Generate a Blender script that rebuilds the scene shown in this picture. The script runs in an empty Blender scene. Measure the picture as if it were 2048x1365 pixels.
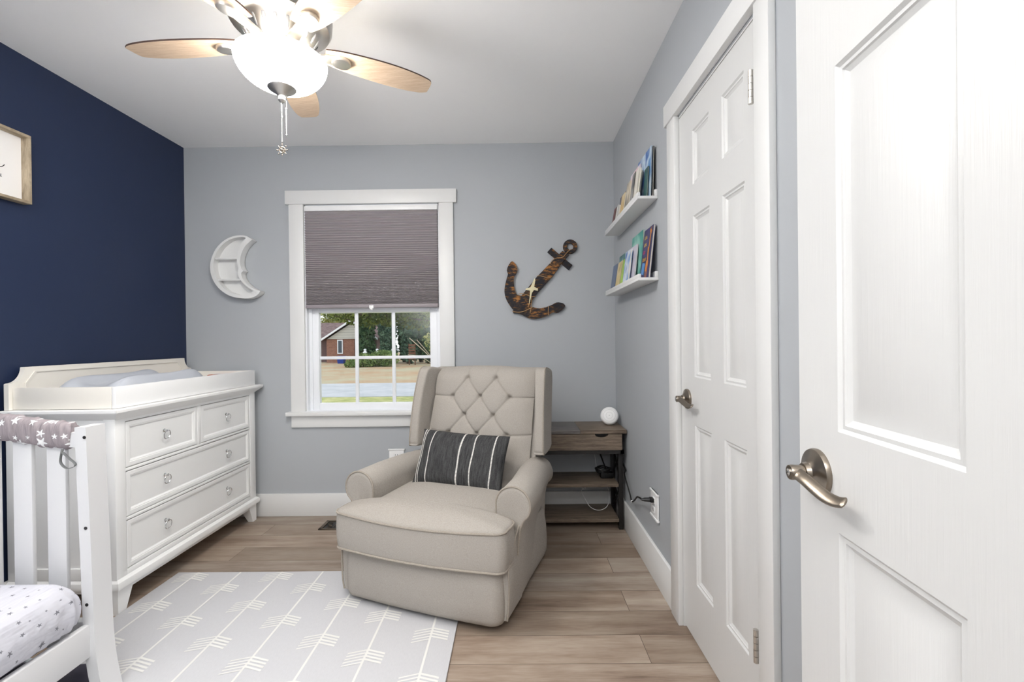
import bpy, bmesh, math, random
from mathutils import Vector, Matrix
S = bpy.context.scene
COL = S.collection
PI = math.pi
sin, cos, rad = math.sin, math.cos, math.radians
rnd = random.Random(7)
XL, XR, YB, ZC = -2.174, 0.659, 3.061, 2.44      # left wall, right wall, back wall, ceiling

# ------------------------------------------------------------------ helpers
def lin(r, g, b):
    f = lambda v: (v/255/12.92) if v/255 <= .04045 else ((v/255+.055)/1.055)**2.4
    return (f(r), f(g), f(b), 1)

def v3(*a): return Vector(a)

class MB:
    def __init__(s): s.bm = bmesh.new(); s.mi = 0
    def face(s, pts):
        f = s.bm.faces.new([s.bm.verts.new(p) for p in pts]); f.material_index = s.mi; return f
    def merge(s, t):
        for f in t.faces: f.material_index = s.mi
        m = bpy.data.meshes.new('tmp'); t.to_mesh(m); t.free(); s.bm.from_mesh(m); bpy.data.meshes.remove(m)
    def box(s, x0, x1, y0, y1, z0, z1, b=0, seg=2, M=None):
        t = bmesh.new(); bmesh.ops.create_cube(t, size=1)
        for v in t.verts:
            v.co = Vector(((x0+x1)/2+v.co.x*abs(x1-x0), (y0+y1)/2+v.co.y*abs(y1-y0), (z0+z1)/2+v.co.z*abs(z1-z0)))
        if b: bmesh.ops.bevel(t, geom=t.edges[:], offset=b, segments=seg, affect='EDGES', profile=.5)
        if M: bmesh.ops.transform(t, matrix=M, verts=t.verts[:])
        s.merge(t); return s
    def prism(s, poly, plane, a, c, b=0, seg=2, M=None):
        t = bmesh.new()
        mk = {'xz': lambda p, h: (p[0], h, p[1]), 'yz': lambda p, h: (h, p[0], p[1]), 'xy': lambda p, h: (p[0], p[1], h)}[plane]
        A = [t.verts.new(mk(p, a)) for p in poly]; B = [t.verts.new(mk(p, c)) for p in poly]
        t.faces.new(A); t.faces.new(B[::-1]); n = len(poly)
        for i in range(n): t.faces.new([A[i], B[i], B[(i+1) % n], A[(i+1) % n]][::-1])
        bmesh.ops.recalc_face_normals(t, faces=t.faces[:])
        if b: bmesh.ops.bevel(t, geom=t.edges[:], offset=b, segments=seg, affect='EDGES', profile=.5)
        if M: bmesh.ops.transform(t, matrix=M, verts=t.verts[:])
        s.merge(t); return s
    def loft(s, rings, cap=True, closed=True, wrap=False):
        R = [[s.bm.verts.new(p) for p in r] for r in rings]; n = len(rings[0])
        def q(a, b):
            for i in range(n if closed else n-1):
                j = (i+1) % n
                try: f = s.bm.faces.new([a[i], a[j], b[j], b[i]]); f.material_index = s.mi
                except ValueError: pass
        for k in range(len(R)-1): q(R[k], R[k+1])
        if wrap: q(R[-1], R[0])
        elif cap and closed:
            for r_ in (R[0][::-1], R[-1]):
                try: f = s.bm.faces.new(r_); f.material_index = s.mi
                except ValueError: pass
        return s
    def lathe(s, prof, c=(0, 0, 0), axis=(0, 0, 1), n=32):
        ax = Vector(axis).normalized(); t = Vector((1, 0, 0)) if abs(ax.x) < .9 else Vector((0, 1, 0))
        e1 = ax.cross(t).normalized(); e2 = ax.cross(e1); c = Vector(c)
        return s.loft([[c+ax*z+(e1*cos(2*PI*i/n)+e2*sin(2*PI*i/n))*max(r, 1e-5) for i in range(n)] for r, z in prof])
    def tube(s, path, r, n=8, closed=False, flat=None, up=None):
        P = [Vector(p) for p in path]; m = len(P); rings = []; last = None
        for i in range(m):
            if closed: d = P[(i+1) % m]-P[i-1]
            else: d = P[min(i+1, m-1)]-P[max(i-1, 0)]
            d.normalize()
            if up is not None: e1 = Vector(up)-d*Vector(up).dot(d)
            elif last is None:
                t = Vector((0, 0, 1)) if abs(d.z) < .9 else Vector((1, 0, 0)); e1 = d.cross(t)
            else: e1 = last-d*last.dot(d)
            e1.normalize(); last = e1; e2 = d.cross(e1)
            rr = r[i] if isinstance(r, (list, tuple)) else r
            fl = (flat[i] if isinstance(flat, (list, tuple)) else flat) if flat else 1
            rings.append([P[i]+e1*rr*cos(2*PI*k/n)+e2*rr*fl*sin(2*PI*k/n) for k in range(n)])
        return s.loft(rings, wrap=closed)
    def sphere(s, c, r, n=8, sc=(1, 1, 1)):
        t = bmesh.new(); bmesh.ops.create_uvsphere(t, u_segments=n*2, v_segments=n, radius=r)
        for v in t.verts: v.co = Vector((v.co.x*sc[0]+c[0], v.co.y*sc[1]+c[1], v.co.z*sc[2]+c[2]))
        s.merge(t); return s
    def grid(s, fn, nu, nv):
        V = [[s.bm.verts.new(fn(i/nu, j/nv)) for j in range(nv+1)] for i in range(nu+1)]
        for i in range(nu):
            for j in range(nv):
                f = s.bm.faces.new([V[i][j], V[i+1][j], V[i+1][j+1], V[i][j+1]]); f.material_index = s.mi
        return s

def obj(name, mb, mats, parent=None, local=False, ang=35, weld=False, kind=None, recalc=True):
    bm = mb.bm
    if weld: bmesh.ops.remove_doubles(bm, verts=bm.verts[:], dist=1e-5)
    if recalc: bmesh.ops.recalc_face_normals(bm, faces=bm.faces[:])
    me = bpy.data.meshes.new(name)
    off = Vector((0, 0, 0))
    if parent is None and not kind == 'structure':
        xs = [v.co for v in bm.verts]
        off = Vector(((min(p.x for p in xs)+max(p.x for p in xs))/2, (min(p.y for p in xs)+max(p.y for p in xs))/2, min(p.z for p in xs)))
        for v in bm.verts: v.co -= off
    bm.to_mesh(me); bm.free()
    for p in me.polygons: p.use_smooth = True
    me.set_sharp_from_angle(angle=rad(ang))
    for m in (mats if isinstance(mats, (list, tuple)) else [mats]): me.materials.append(m)
    o = bpy.data.objects.new(name, me); COL.objects.link(o); o.location = off
    if parent is not None:
        o.parent = parent
        if not local:
            M = parent.matrix_basis.copy()
            if parent.parent is not None: M = Matrix.Identity(4) if parent.get('_w') else M
            o.matrix_parent_inverse = M.inverted() if not parent.get('_w') else Matrix.Identity(4)
            o['_w'] = 1
        else: o['_w'] = 1
    if kind: o['kind'] = kind
    return o

def thing(name, label, cat, loc=(0, 0, 0), rz=0, group=None, kind=None):
    o = bpy.data.objects.new(name, None); COL.objects.link(o)
    o.location = loc; o.rotation_euler = (0, 0, rz); o.empty_display_size = .05
    o['label'] = label; o['category'] = cat
    if group: o['group'] = group
    if kind: o['kind'] = kind
    bpy.context.view_layer.update()
    return o

def tag(o, label, cat, group=None):
    o['label'] = label; o['category'] = cat
    if group: o['group'] = group
    return o

def arc(cx, cy, r, a0, a1, n): return [(cx+r*cos(rad(a0+(a1-a0)*i/n)), cy+r*sin(rad(a0+(a1-a0)*i/n))) for i in range(n+1)]

def spline(pts, n=8, closed=False):
    P = [Vector(p) for p in pts]; m = len(P); out = []
    for i in range(m if closed else m-1):
        if closed: p0, p1, p2, p3 = P[i-1], P[i], P[(i+1) % m], P[(i+2) % m]
        else: p0, p1, p2, p3 = P[max(i-1, 0)], P[i], P[i+1], P[min(i+2, m-1)]
        for k in range(n):
            t = k/n
            out.append(.5*((2*p1)+(p2-p0)*t+(2*p0-5*p1+4*p2-p3)*t*t+(3*p1-p0-3*p2+p3)*t**3))
    if not closed: out.append(P[-1])
    return out

# ------------------------------------------------------------------ materials
class NT:
    def __init__(s, name):
        s.m = bpy.data.materials.new(name); s.m.use_nodes = True; s.t = s.m.node_tree
        s.b = s.t.nodes['Principled BSDF']
    def n(s, typ, **k):
        o = s.t.nodes.new(typ)
        for a, v in k.items():
            if a.startswith('i_'):
                key = a[2:].replace('_', ' ')
                o.inputs[key].default_value = v
            else: setattr(o, a, v)
        return o
    def l(s, a, b): s.t.links.new(a, b)
    def coord(s, scale=(1, 1, 1), loc=(0, 0, 0), rot=(0, 0, 0)):
        c = s.n('ShaderNodeTexCoord'); m = s.n('ShaderNodeMapping')
        m.inputs['Scale'].default_value = scale; m.inputs['Location'].default_value = loc; m.inputs['Rotation'].default_value = rot
        s.l(c.outputs['Object'], m.inputs['Vector']); return m.outputs['Vector']
    def noise(s, vec, scale=5, detail=3, rough=.5):
        o = s.n('ShaderNodeTexNoise'); o.inputs['Scale'].default_value = scale; o.inputs['Detail'].default_value = detail
        o.inputs['Roughness'].default_value = rough; s.l(vec, o.inputs['Vector']); return o.outputs['Fac']
    def ramp(s, fac, stops, interp='LINEAR'):
        o = s.n('ShaderNodeValToRGB'); e = o.color_ramp; e.interpolation = interp
        while len(e.elements) < len(stops): e.elements.new(.5)
        for el, (p, c) in zip(e.elements, stops): el.position = p; el.color = c
        s.l(fac, o.inputs['Fac']); return o.outputs['Color']
    def math(s, op, a, b=None):
        o = s.n('ShaderNodeMath', operation=op)
        for i, x in enumerate((a, b)):
            if x is None: continue
            if isinstance(x, (int, float)): o.inputs[i].default_value = x
            else: s.l(x, o.inputs[i])
        return o.outputs[0]
    def mix(s, fac, a, b, mode='MIX'):
        o = s.n('ShaderNodeMix', data_type='RGBA', blend_type=mode)
        for i, x in ((0, fac), (6, a), (7, b)):
            if isinstance(x, (int, float, tuple)): o.inputs[i].default_value = x
            else: s.l(x, o.inputs[i])
        return o.outputs[2]
    def bump(s, h, strength=.2, dist=.002):
        o = s.n('ShaderNodeBump'); o.inputs['Strength'].default_value = strength; o.inputs['Distance'].default_value = dist
        s.l(h, o.inputs['Height']); s.l(o.outputs['Normal'], s.b.inputs['Normal'])
    def col(s, c): 
        if isinstance(c, tuple): s.b.inputs['Base Color'].default_value = c
        else: s.l(c, s.b.inputs['Base Color'])
    def set(s, rough=.5, metal=0, spec=.5):
        s.b.inputs['Roughness'].default_value = rough; s.b.inputs['Metallic'].default_value = metal
        s.b.inputs['Specular IOR Level'].default_value = spec
        return s.m

def plain(name, c, rough=.5, metal=0, spec=.5, bump=0, bscale=300):
    t = NT(name); t.col(c)
    if bump: t.bump(t.noise(t.coord(), bscale, 2), bump, .001)
    return t.set(rough, metal, spec)

def paint(name, c, rough=.6):
    t = NT(name); v = t.coord()
    n = t.noise(v, 1.5, 3)
    t.col(t.mix(n, tuple(x*.975 for x in c[:3])+(1,), tuple(min(1, x*1.025) for x in c[:3])+(1,)))
    t.bump(t.noise(v, 220, 2), .06, .001); return t.set(rough, 0, .3)

def wood(name, c1, c2, scale=(1, 14, 14), rough=.5, ring=.35, bump=.1, sc=4):
    t = NT(name); v = t.coord(scale)
    a = t.noise(v, sc, 6, .6); b = t.noise(v, sc*5, 3, .6)
    k = t.math('ADD', t.math('MULTIPLY', a, 1-ring), t.math('MULTIPLY', b, ring))
    t.col(t.ramp(k, [(.34, c1), (.66, c2)])); t.bump(b, bump, .001); return t.set(rough, 0, .3)

def fabric(name, c1, c2, sc=700, bump=.5, rough=.9):
    t = NT(name); v = t.coord()
    a = t.noise(t.coord((sc, sc*.12, sc*.12)), 1, 2); b = t.noise(t.coord((sc*.12, sc*.12, sc)), 1, 2)
    k = t.math('MULTIPLY', t.math('ADD', a, b), .5)
    t.col(t.ramp(k, [(.36, c1), (.64, c2)])); t.bump(k, bump, .0008); return t.set(rough, 0, .1)

def stars(name, base, star, axes, scale, size, seed=(0, 0), rough=.85, quilt=False, mode='fold'):
    t = NT(name); c = t.n('ShaderNodeTexCoord'); sp = t.n('ShaderNodeSeparateXYZ'); t.l(c.outputs['Object'], sp.inputs[0])
    cb = t.n('ShaderNodeCombineXYZ')
    for i, a in enumerate(axes):
        so = sp.outputs[a] if isinstance(a, int) else t.math('SUBTRACT', sp.outputs[a[0]], sp.outputs[a[1]])
        t.l(t.math('ADD', so, seed[i]), cb.inputs[i])
    vo = t.n('ShaderNodeTexVoronoi', voronoi_dimensions='2D'); vo.inputs['Scale'].default_value = scale; vo.inputs['Randomness'].default_value = .72
    t.l(cb.outputs[0], vo.inputs['Vector'])
    sub = t.n('ShaderNodeVectorMath', operation='SUBTRACT'); t.l(cb.outputs[0], sub.inputs[0]); t.l(vo.outputs['Position'], sub.inputs[1])
    s2 = t.n('ShaderNodeSeparateXYZ'); t.l(sub.outputs[0], s2.inputs[0])
    ln = t.n('ShaderNodeVectorMath', operation='LENGTH'); t.l(sub.outputs[0], ln.inputs[0])
    sc = t.n('ShaderNodeSeparateColor'); t.l(vo.outputs['Color'], sc.inputs[0])
    th = t.math('ADD', t.math('ARCTAN2', s2.outputs[1], s2.outputs[0]), t.math('MULTIPLY', sc.outputs[0], 6.28))
    tri = t.math('MULTIPLY', t.math('ABSOLUTE', t.math('SUBTRACT', t.math('FRACT', t.math('MULTIPLY', t.math('ADD', th, 20), 5/6.28318)), .5)), 2)
    k = t.math('ADD', t.math('MULTIPLY', t.math('POWER', tri, 1.7), .62), .38)
    R = t.math('MULTIPLY', k, t.math('MULTIPLY', t.math('ADD', t.math('MULTIPLY', sc.outputs[1], .7), .4), size))
    mask = t.math('LESS_THAN', ln.outputs['Value'], R)
    t.col(t.mix(mask, base, star))
    if mode == 'fold':
        w = t.noise(t.coord((9, 1.3, 6), rot=(0, 0, .5)), 3, 3); t.bump(w, .55, .02)
    else:
        w = t.noise(t.coord((34, 10, 6)), 1.2, 3); t.bump(w, .8, .015)
    return t.set(rough, 0, .1)

M = {}
M['wall'] = paint('blue grey wall paint', lin(176, 179.5, 183.5))
M['navy'] = paint('navy wall paint', lin(38, 49, 76), .42)
M['ceil'] = paint('white ceiling paint', lin(248, 248, 248), .8)
M['white'] = plain('white trim paint', lin(226, 226, 225), .4, bump=.03)
M['door'] = (lambda t: (t.col(lin(214, 214, 213)), t.bump(t.noise(t.coord((90, 90, 3)), 2, 4, .6), .32, .0012), t.set(.34, 0, .5))[-1])(NT('white grained door paint'))
M['furn'] = plain('white furniture lacquer', lin(246, 246, 245), .35)
M['tray'] = plain('warm white tray lacquer', lin(234, 230, 222), .4)
M['crib'] = plain('white crib paint', lin(222, 222, 223), .4)
M['gap'] = plain('dark joint', lin(40, 40, 40), .9)
M['nickel'] = plain('brushed nickel', lin(206, 203, 198), .34, 1)
M['bronze'] = plain('satin nickel hardware', lin(150, 140, 128), .3, 1)
M['chrome'] = plain('polished chrome', lin(220, 220, 220), .1, 1)
M['black'] = plain('black metal', lin(30, 28, 28), .5)
M['plastic'] = plain('black plastic', lin(14, 14, 15), .45)
M['wplastic'] = plain('white plastic', lin(240, 240, 240), .35)
M['vinyl'] = plain('white vinyl', lin(238, 240, 244), .35)
M['linen'] = fabric('oatmeal linen', lin(157, 151, 143), lin(178, 172, 165), 1600, .25)
M['linend'] = fabric('oatmeal linen piping', lin(146, 138, 128), lin(170, 162, 152), 1100, .35)
M['pad'] = plain('grey changing pad foam', lin(186, 190, 198), .38)
M['shelfwood'] = wood('grey brown weathered oak', lin(84, 72, 62), lin(146, 130, 114), (1.2, 14, 14), .5)
M['shelfwood2'] = wood('grey weathered oak', lin(88, 84, 82), lin(138, 132, 128), (1.2, 14, 14), .4)
M['frame'] = wood('driftwood frame', lin(132, 118, 98), lin(196, 180, 156), (12, 2, 2), .6, sc=3)
M['maple'] = wood('pale maple veneer', lin(190, 164, 138), lin(216, 194, 170), (3, 30, 3), .45, sc=5)
M['walnut'] = plain('dark walnut edge', lin(58, 36, 24), .5)
M['paper'] = plain('white print paper', lin(236, 234, 232), .8)
M['ink'] = plain('black ink', lin(25, 25, 28), .8)
M['rope'] = plain('jute twine', lin(186, 148, 104), .9)
M['starfish'] = plain('cream starfish', lin(226, 216, 180), .8, bump=.3, bscale=400)
M['pages'] = plain('book pages', lin(232, 226, 212), .9)
M['ribbon'] = plain('grey ribbon', lin(110, 112, 112), .7)
M['ventmetal'] = plain('dark bronze register', lin(96, 84, 72), .45, .6)

def _floor():
    t = NT('grey oak plank flooring'); v = t.coord(loc=(.3, -.0555, 0))
    b = t.n('ShaderNodeTexBrick', offset=.37, offset_frequency=2)
    for k, x in (('Scale', 1), ('Mortar Size', .0011), ('Mortar Smooth', .2), ('Bias', 0), ('Brick Width', 1.22), ('Row Height', .1585)): b.inputs[k].default_value = x
    b.inputs['Color1'].default_value = (0, 0, 0, 1); b.inputs['Color2'].default_value = (1, 1, 1, 1); b.inputs['Mortar'].default_value = (.5, .5, .5, 1)
    t.l(v, b.inputs['Vector'])
    ad = t.n('ShaderNodeVectorMath', operation='ADD'); mu = t.n('ShaderNodeVectorMath', operation='SCALE'); mu.inputs['Scale'].default_value = 13
    t.l(b.outputs['Color'], mu.inputs[0]); t.l(v, ad.inputs[0]); t.l(mu.outputs[0], ad.inputs[1])
    mp = t.n('ShaderNodeMapping'); mp.inputs['Scale'].default_value = (1.0, 10, 1); t.l(ad.outputs[0], mp.inputs['Vector'])
    g = t.noise(mp.outputs[0], 1.7, 5, .6); g2 = t.noise(mp.outputs[0], 16, 4, .6)
    m3 = t.n('ShaderNodeMapping'); m3.inputs['Scale'].default_value = (2.2, 5, 1); t.l(ad.outputs[0], m3.inputs['Vector']); g3 = t.noise(m3.outputs[0], 1.6, 2, .5)
    k = t.math('ADD', t.math('MULTIPLY', g, .5), t.math('ADD', t.math('MULTIPLY', g2, .2), t.math('MULTIPLY', g3, .3)))
    c = t.ramp(k, [(.32, lin(112, 95, 82)), (.43, lin(146, 129, 115)), (.52, lin(162, 147, 133)), (.66, lin(182, 170, 157))])
    bw = t.n('ShaderNodeRGBToBW'); t.l(b.outputs['Color'], bw.inputs[0])
    tone = t.ramp(bw.outputs[0], [(0, (.70, .67, .64, 1)), (.35, (.98, .95, .92, 1)), (.7, (1.0, 1.0, 1.0, 1)), (1, (.86, .88, .90, 1))])
    c = t.mix(1.0, c, tone, 'MULTIPLY')
    c = t.mix(b.outputs['Fac'], c, lin(72, 58, 48))
    t.col(c); t.bump(t.math('SUBTRACT', g2, t.math('MULTIPLY', b.outputs['Fac'], 2)), .15, .001); return t.set(.42, 0, .4)
M['floor'] = _floor()

def _anchor():
    t = NT('chipped navy black paint over orange wood'); v = t.coord((1, 1, 1)); 
    s = t.noise(t.coord((16, 16, 60), rot=(0, rad(38), 0)), 1.3, 5, .75); big = t.noise(v, 9, 2)
    k = t.math('ADD', t.math('MULTIPLY', s, .65), t.math('MULTIPLY', big, .35))
    t.col(t.ramp(k, [(.47, lin(46, 46, 51)), (.53, lin(80, 62, 48)), (.575, lin(160, 108, 60)), (.72, lin(184, 134, 80))])); t.bump(k, .4, .003); return t.set(.75, 0, .2)
M['anchor'] = _anchor()

def _blind():
    t = NT('grey mauve pleated fabric'); t.col(lin(168, 162, 165)); return t.set(.85, 0, .2)
M['blind'] = _blind()

def _rug():
    t = NT('pale grey play mat'); v = t.coord()
    n = t.noise(t.coord((240, 60, 1)), 1, 2); t.col(t.mix(n, lin(196, 196, 199), lin(206, 206, 209))); t.bump(n, .25, .001); return t.set(.6, 0, .3)
M['rug'] = _rug()
M['rugline'] = plain('cream arrow print', lin(226, 225, 221), .6, bump=.15)

def _pillow():
    t = NT('charcoal woven cloth with white stripes')
    n1 = t.noise(t.coord((130, 20, 14)), 1, 4, .7); n2 = t.noise(t.coord((300, 300, 900)), 1, 2)
    base = t.ramp(t.math('ADD', t.math('MULTIPLY', n1, .6), t.math('MULTIPLY', n2, .4)), [(.35, lin(40, 40, 42)), (.7, lin(92, 92, 92))])
    c = t.n('ShaderNodeTexCoord'); sp = t.n('ShaderNodeSeparateXYZ'); t.l(c.outputs['Object'], sp.inputs[0])
    m = None
    for x, w in ((-.222, .0035), (-.209, .0025), (-.160, .0028), (.012, .0042), (.082, .0034), (.182, .0032)):
        k = t.math('LESS_THAN', t.math('ABSOLUTE', t.math('SUBTRACT', sp.outputs[0], x)), w)
        m = k if m is None else t.math('MAXIMUM', m, k)
    dash = t.ramp(t.math('FRACT', t.math('MULTIPLY', sp.outputs[2], 160)), [(0, (.35, .35, .35, 1)), (.35, (1, 1, 1, 1))], 'CONSTANT')
    bw = t.n('ShaderNodeRGBToBW'); t.l(dash, bw.inputs[0])
    t.col(t.mix(t.math('MULTIPLY', m, bw.outputs[0]), base, lin(226, 224, 218))); t.bump(n2, .5, .001); return t.set(.9, 0, .1)
M['pillow'] = _pillow()

M['sheet'] = stars('white sheet with grey stars', lin(206, 206, 214), lin(128, 128, 136), ((0, 2), 1), 22, .0086, (.13, .0))
M['cover'] = stars('mauve grey quilted cloth with white stars', lin(156, 147, 150), lin(236, 236, 236), (0, 2), 24, .0185, (0, 0), mode='pucker')

def _glass():
    t = NT('window glass'); t.t.nodes.remove(t.b); tr = t.n('ShaderNodeBsdfTransparent'); gl = t.n('ShaderNodeBsdfGlossy'); gl.inputs['Roughness'].default_value = .02
    tr.inputs['Color'].default_value = (.97, .98, .98, 1)
    fr = t.n('ShaderNodeFresnel'); fr.inputs['IOR'].default_value = 1.35
    mx = t.n('ShaderNodeMixShader'); t.l(fr.outputs[0], mx.inputs[0]); t.l(tr.outputs[0], mx.inputs[1]); t.l(gl.outputs[0], mx.inputs[2])
    t.l(mx.outputs[0], t.t.nodes['Material Output'].inputs['Surface']); return t.m
M['glass'] = _glass()

def _lamp():
    t = NT('lit frosted glass'); t.col(lin(250, 248, 244)); t.b.inputs['Emission Color'].default_value = (1, .965, .92, 1); t.b.inputs['Emission Strength'].default_value = LAMP; return t.set(.3)
LAMP = 42
M['lamp'] = _lamp()
M['lampin'] = M['lamp'].copy(); M['lampin'].node_tree.nodes['Principled BSDF'].inputs['Emission Strength'].default_value = 6

# outdoors
def mottled(name, c1, c2, sc, rough=.95, bump=0, scale=(1, 1, 1)):
    t = NT(name); n = t.noise(t.coord(scale), sc, 5, .65); t.col(t.ramp(n, [(.38, c1), (.62, c2)]))
    if bump: t.bump(n, bump, .05)
    return t.set(rough, 0, .1)
M['lawn'] = mottled('dry lawn', lin(176, 170, 146), lin(178, 150, 122), .35)
M['verge'] = mottled('green grass verge', lin(150, 160, 96), lin(196, 192, 140), 2.5)
M['road'] = mottled('pale asphalt', lin(176, 179, 184), lin(190, 192, 196), 1)
M['brick'] = (lambda t: (lambda b: (t.l(t.coord(rot=(PI/2, 0, 0)), b.inputs['Vector']), [b.inputs.__getitem__(k) for k in ()], setattr(b.inputs['Scale'], 'default_value', 3), setattr(b.inputs['Color1'], 'default_value', lin(156, 110, 92)), setattr(b.inputs['Color2'], 'default_value', lin(136, 92, 78)), setattr(b.inputs['Mortar'], 'default_value', lin(170, 150, 136)), t.col(b.outputs['Color']), t.set(.9, 0, .1))[-1])(t.n('ShaderNodeTexBrick')))(NT('red brick'))
M['roof'] = mottled('brown shingles', lin(108, 92, 92), lin(134, 116, 114), 3)
M['siding'] = (lambda t: (t.col(t.ramp(t.math('FRACT', t.math('MULTIPLY', (lambda s: (t.l(t.n('ShaderNodeTexCoord').outputs['Object'], s.inputs[0]), s.outputs[2])[1])(t.n('ShaderNodeSeparateXYZ')), 4)), [(0, lin(150, 150, 146)), (.2, lin(206, 204, 196))])), t.set(.8))[-1])(NT('cream lap siding'))
M['needle'] = mottled('dark evergreen foliage', lin(48, 72, 52), lin(92, 118, 82), 2)
M['needle2'] = mottled('blue green foliage', lin(62, 88, 74), lin(104, 128, 104), 2)
M['leafm'] = mottled('magnolia leaves', lin(48, 60, 34), lin(120, 128, 74), 2)
M['leafy'] = mottled('yellow green foliage', lin(120, 130, 76), lin(176, 178, 118), 2)
M['bush'] = mottled('green shrub leaves', lin(94, 118, 70), lin(140, 158, 98), 2)
M['bark'] = mottled('bark', lin(70, 60, 54), lin(110, 98, 88), 8)
M['twig'] = plain('pale bare twigs', lin(200, 188, 166), .9)
M['blue'] = plain('blue plastic', lin(40, 66, 150), .5)
M['darkwin'] = plain('dark window glass', lin(70, 80, 90), .2)

# ------------------------------------------------------------------ room shell
def struct(name, mb, m, parent=None, **k): 
    o = obj(name, mb, m, parent, kind=None if parent else 'structure', **k); return o

struct('floor', MB().box(XL-.15, XR+.9, -1.5, YB+.2, -.1, 0), M['floor'])
struct('ceiling', MB().box(XL-.15, XR+.9, -1.5, YB+.2, ZC, ZC+.1), M['ceil'])
struct('wall_left', MB().box(XL-.12, XL, -.14, YB+.12, 0, ZC), M['navy'])
WX0, WX1, WZ0, WZ1 = -1.384, -.487, .686, 2.048      # window opening
w = MB()
w.box(XL, WX0, YB, YB+.13, 0, ZC); w.box(WX1, XR+.12, YB, YB+.13, 0, ZC)
w.box(WX0, WX1, YB, YB+.13, 0, WZ0); w.box(WX0, WX1, YB, YB+.13, WZ1, ZC)
struct('wall_back', w, M['wall'])
CY0, CY1, CZ = 1.238, 1.856, 2.022                  # closet opening
w = MB()
w.box(XR, XR+.12, -.14, CY0, 0, ZC); w.box(XR, XR+.12, CY1, YB, 0, ZC); w.box(XR, XR+.12, CY0, CY1, CZ, ZC)
struct('wall_right', w, M['wall'])
DX0, DX1 = -.42, .425                                # doorway behind the camera
w = MB()
w.box(XL, DX0, -.14, -.02, 0, ZC); w.box(DX1, XR, -.14, -.02, 0, ZC); w.box(DX0, DX1, -.14, -.02, 2.05, ZC)
struct('wall_rear', w, M['wall'])
struct('wall_hall', MB().box(-1.6, 1.5, -1.5, -1.38, 0, ZC).box(-1.6, -1.48, -1.38, -.14, 0, ZC).box(1.38, 1.5, -1.38, -.14, 0, ZC), M['wall'])
struct('baseboard_back', MB().box(XL+.016, XR-.016, YB-.015, YB, 0, .148, .003), M['white'])
struct('baseboard_left', MB().box(XL, XL+.015, -.02, YB, 0, .148, .003), M['white'])
b = MB(); b.box(XR-.015, XR, 1.942, YB, 0, .165, .003); b.box(XR-.015, XR, -.02, 1.166, 0, .165, .003)
struct('baseboard_right', b, M['white'])

# window ------------------------------------------------------------
cas = MB()
cas.box(-1.476, WX0+.004, YB-.02, YB, .688, 2.051, .003); cas.box(WX1-.004, -.396, YB-.02, YB, .688, 2.051, .003)
cas.box(-1.498, -.374, YB-.025, YB, 2.051, 2.141, .003)
win = struct('window_1', cas, M['white'])
obj('window_sill', MB().box(-1.5, -.372, YB-.05, YB+.03, .664, .689, .004), M['white'], win)
obj('apron', MB().box(-1.476, -.396, YB-.019, YB, .586, .664, .003), M['white'], win)
j = MB()
j.box(WX0, WX0+.012, YB-.002, YB+.125, WZ0, WZ1); j.box(WX1-.012, WX1, YB-.002, YB+.125, WZ0, WZ1)
j.box(WX0, WX1, YB-.002, YB+.125, WZ1-.012, WZ1); j.box(WX0, WX1, YB-.0, YB+.125, WZ0-.004, WZ0+.004)
obj('jamb', j, M['vinyl'], win)
def sash(y, z0, z1, nm):
    f = MB(); x0, x1 = WX0+.03, WX1-.03
    gl, gr = -1.31, -.566
    f.box(x0, gl, y-.018, y+.018, z0, z1, .003); f.box(gr, x1, y-.018, y+.018, z0, z1, .003)
    f.box(gl, gr, y-.018, y+.018, z0, z0+.048, .003); f.box(gl, gr, y-.018, y+.018, z1-.045, z1, .003)
    s_ = obj('sash', f, M['vinyl'], win)
    m = MB()
    gx = [gl+(gr-gl)*k/3 for k in (1, 2)]
    for x in gx: m.box(x-.0115, x+.0115, y-.006, y+.006, z0+.048, z1-.045, .002)
    zm = (z0+.048+z1-.045)/2
    m.box(gl, gr, y-.0068, y+.0068, zm-.010, zm+.010, .002)
    obj('muntin', m, M['vinyl'], s_)
    obj('glass_pane', MB().box(gl, gr, y+.008, y+.011, z0+.048, z1-.045), M['glass'], s_)
sash(YB+.055, .689, 1.386, 'lower'); sash(YB+.098, 1.34, WZ1-.014, 'upper')
fr = MB()
for a, c in ((WX0+.012, WX0+.034), (WX1-.034, WX1-.012)): fr.box(a, c, YB+.03, YB+.12, WZ0, WZ1-.01, .002)
obj('window_frame', fr, M['vinyl'], win)

# blind -------------------------------------------------------------
bl = thing('cellular_blind', 'grey mauve pleated blind half lowered inside the white window casing', 'blind', (-.935, YB-.002, 2.02))
bx0, bx1 = -1.369, -.501
obj('headrail', MB().box(bx0-.002, bx1+.002, YB-.03, YB+.018, 2.004, 2.036, .004), M['wplastic'], bl)
zt, zb, N = 2.006, 1.392, 48
ps = [1.32-.72*i/(N-1) for i in range(N)]; tot = sum(ps); zs = [zt]
for p_ in ps: zs.append(zs[-1]-p_/tot*(zt-zb))
def blade(i, side):
    pass
rows = []
for i in range(N):
    rows.append((zs[i], 0)); rows.append(((zs[i]+zs[i+1])/2, 1))
rows.append((zs[-1], 0))
sh = MB()
for sgn, y0, am in ((1, YB-.011, -.013), (-1, YB-.003, .010)):
    sh.loft([[(bx0, y0+am*k, z), (bx1, y0+am*k, z)] for z, k in rows], closed=False)
obj('pleated_shade', sh, M['blind'], bl, ang=12)
br = obj('bottom_rail', MB().box(bx0, bx1, YB-.026, YB+.012, 1.368, 1.392, .004), plain('grey mauve rail', lin(150, 142, 146), .5), bl)
obj('pull_tab', MB().box(-.95, -.92, YB-.034, YB-.024, 1.363, 1.384, .003).box(-.942, -.928, YB-.036, YB-.028, 1.352, 1.366, .003), M['wplastic'], br)

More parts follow.
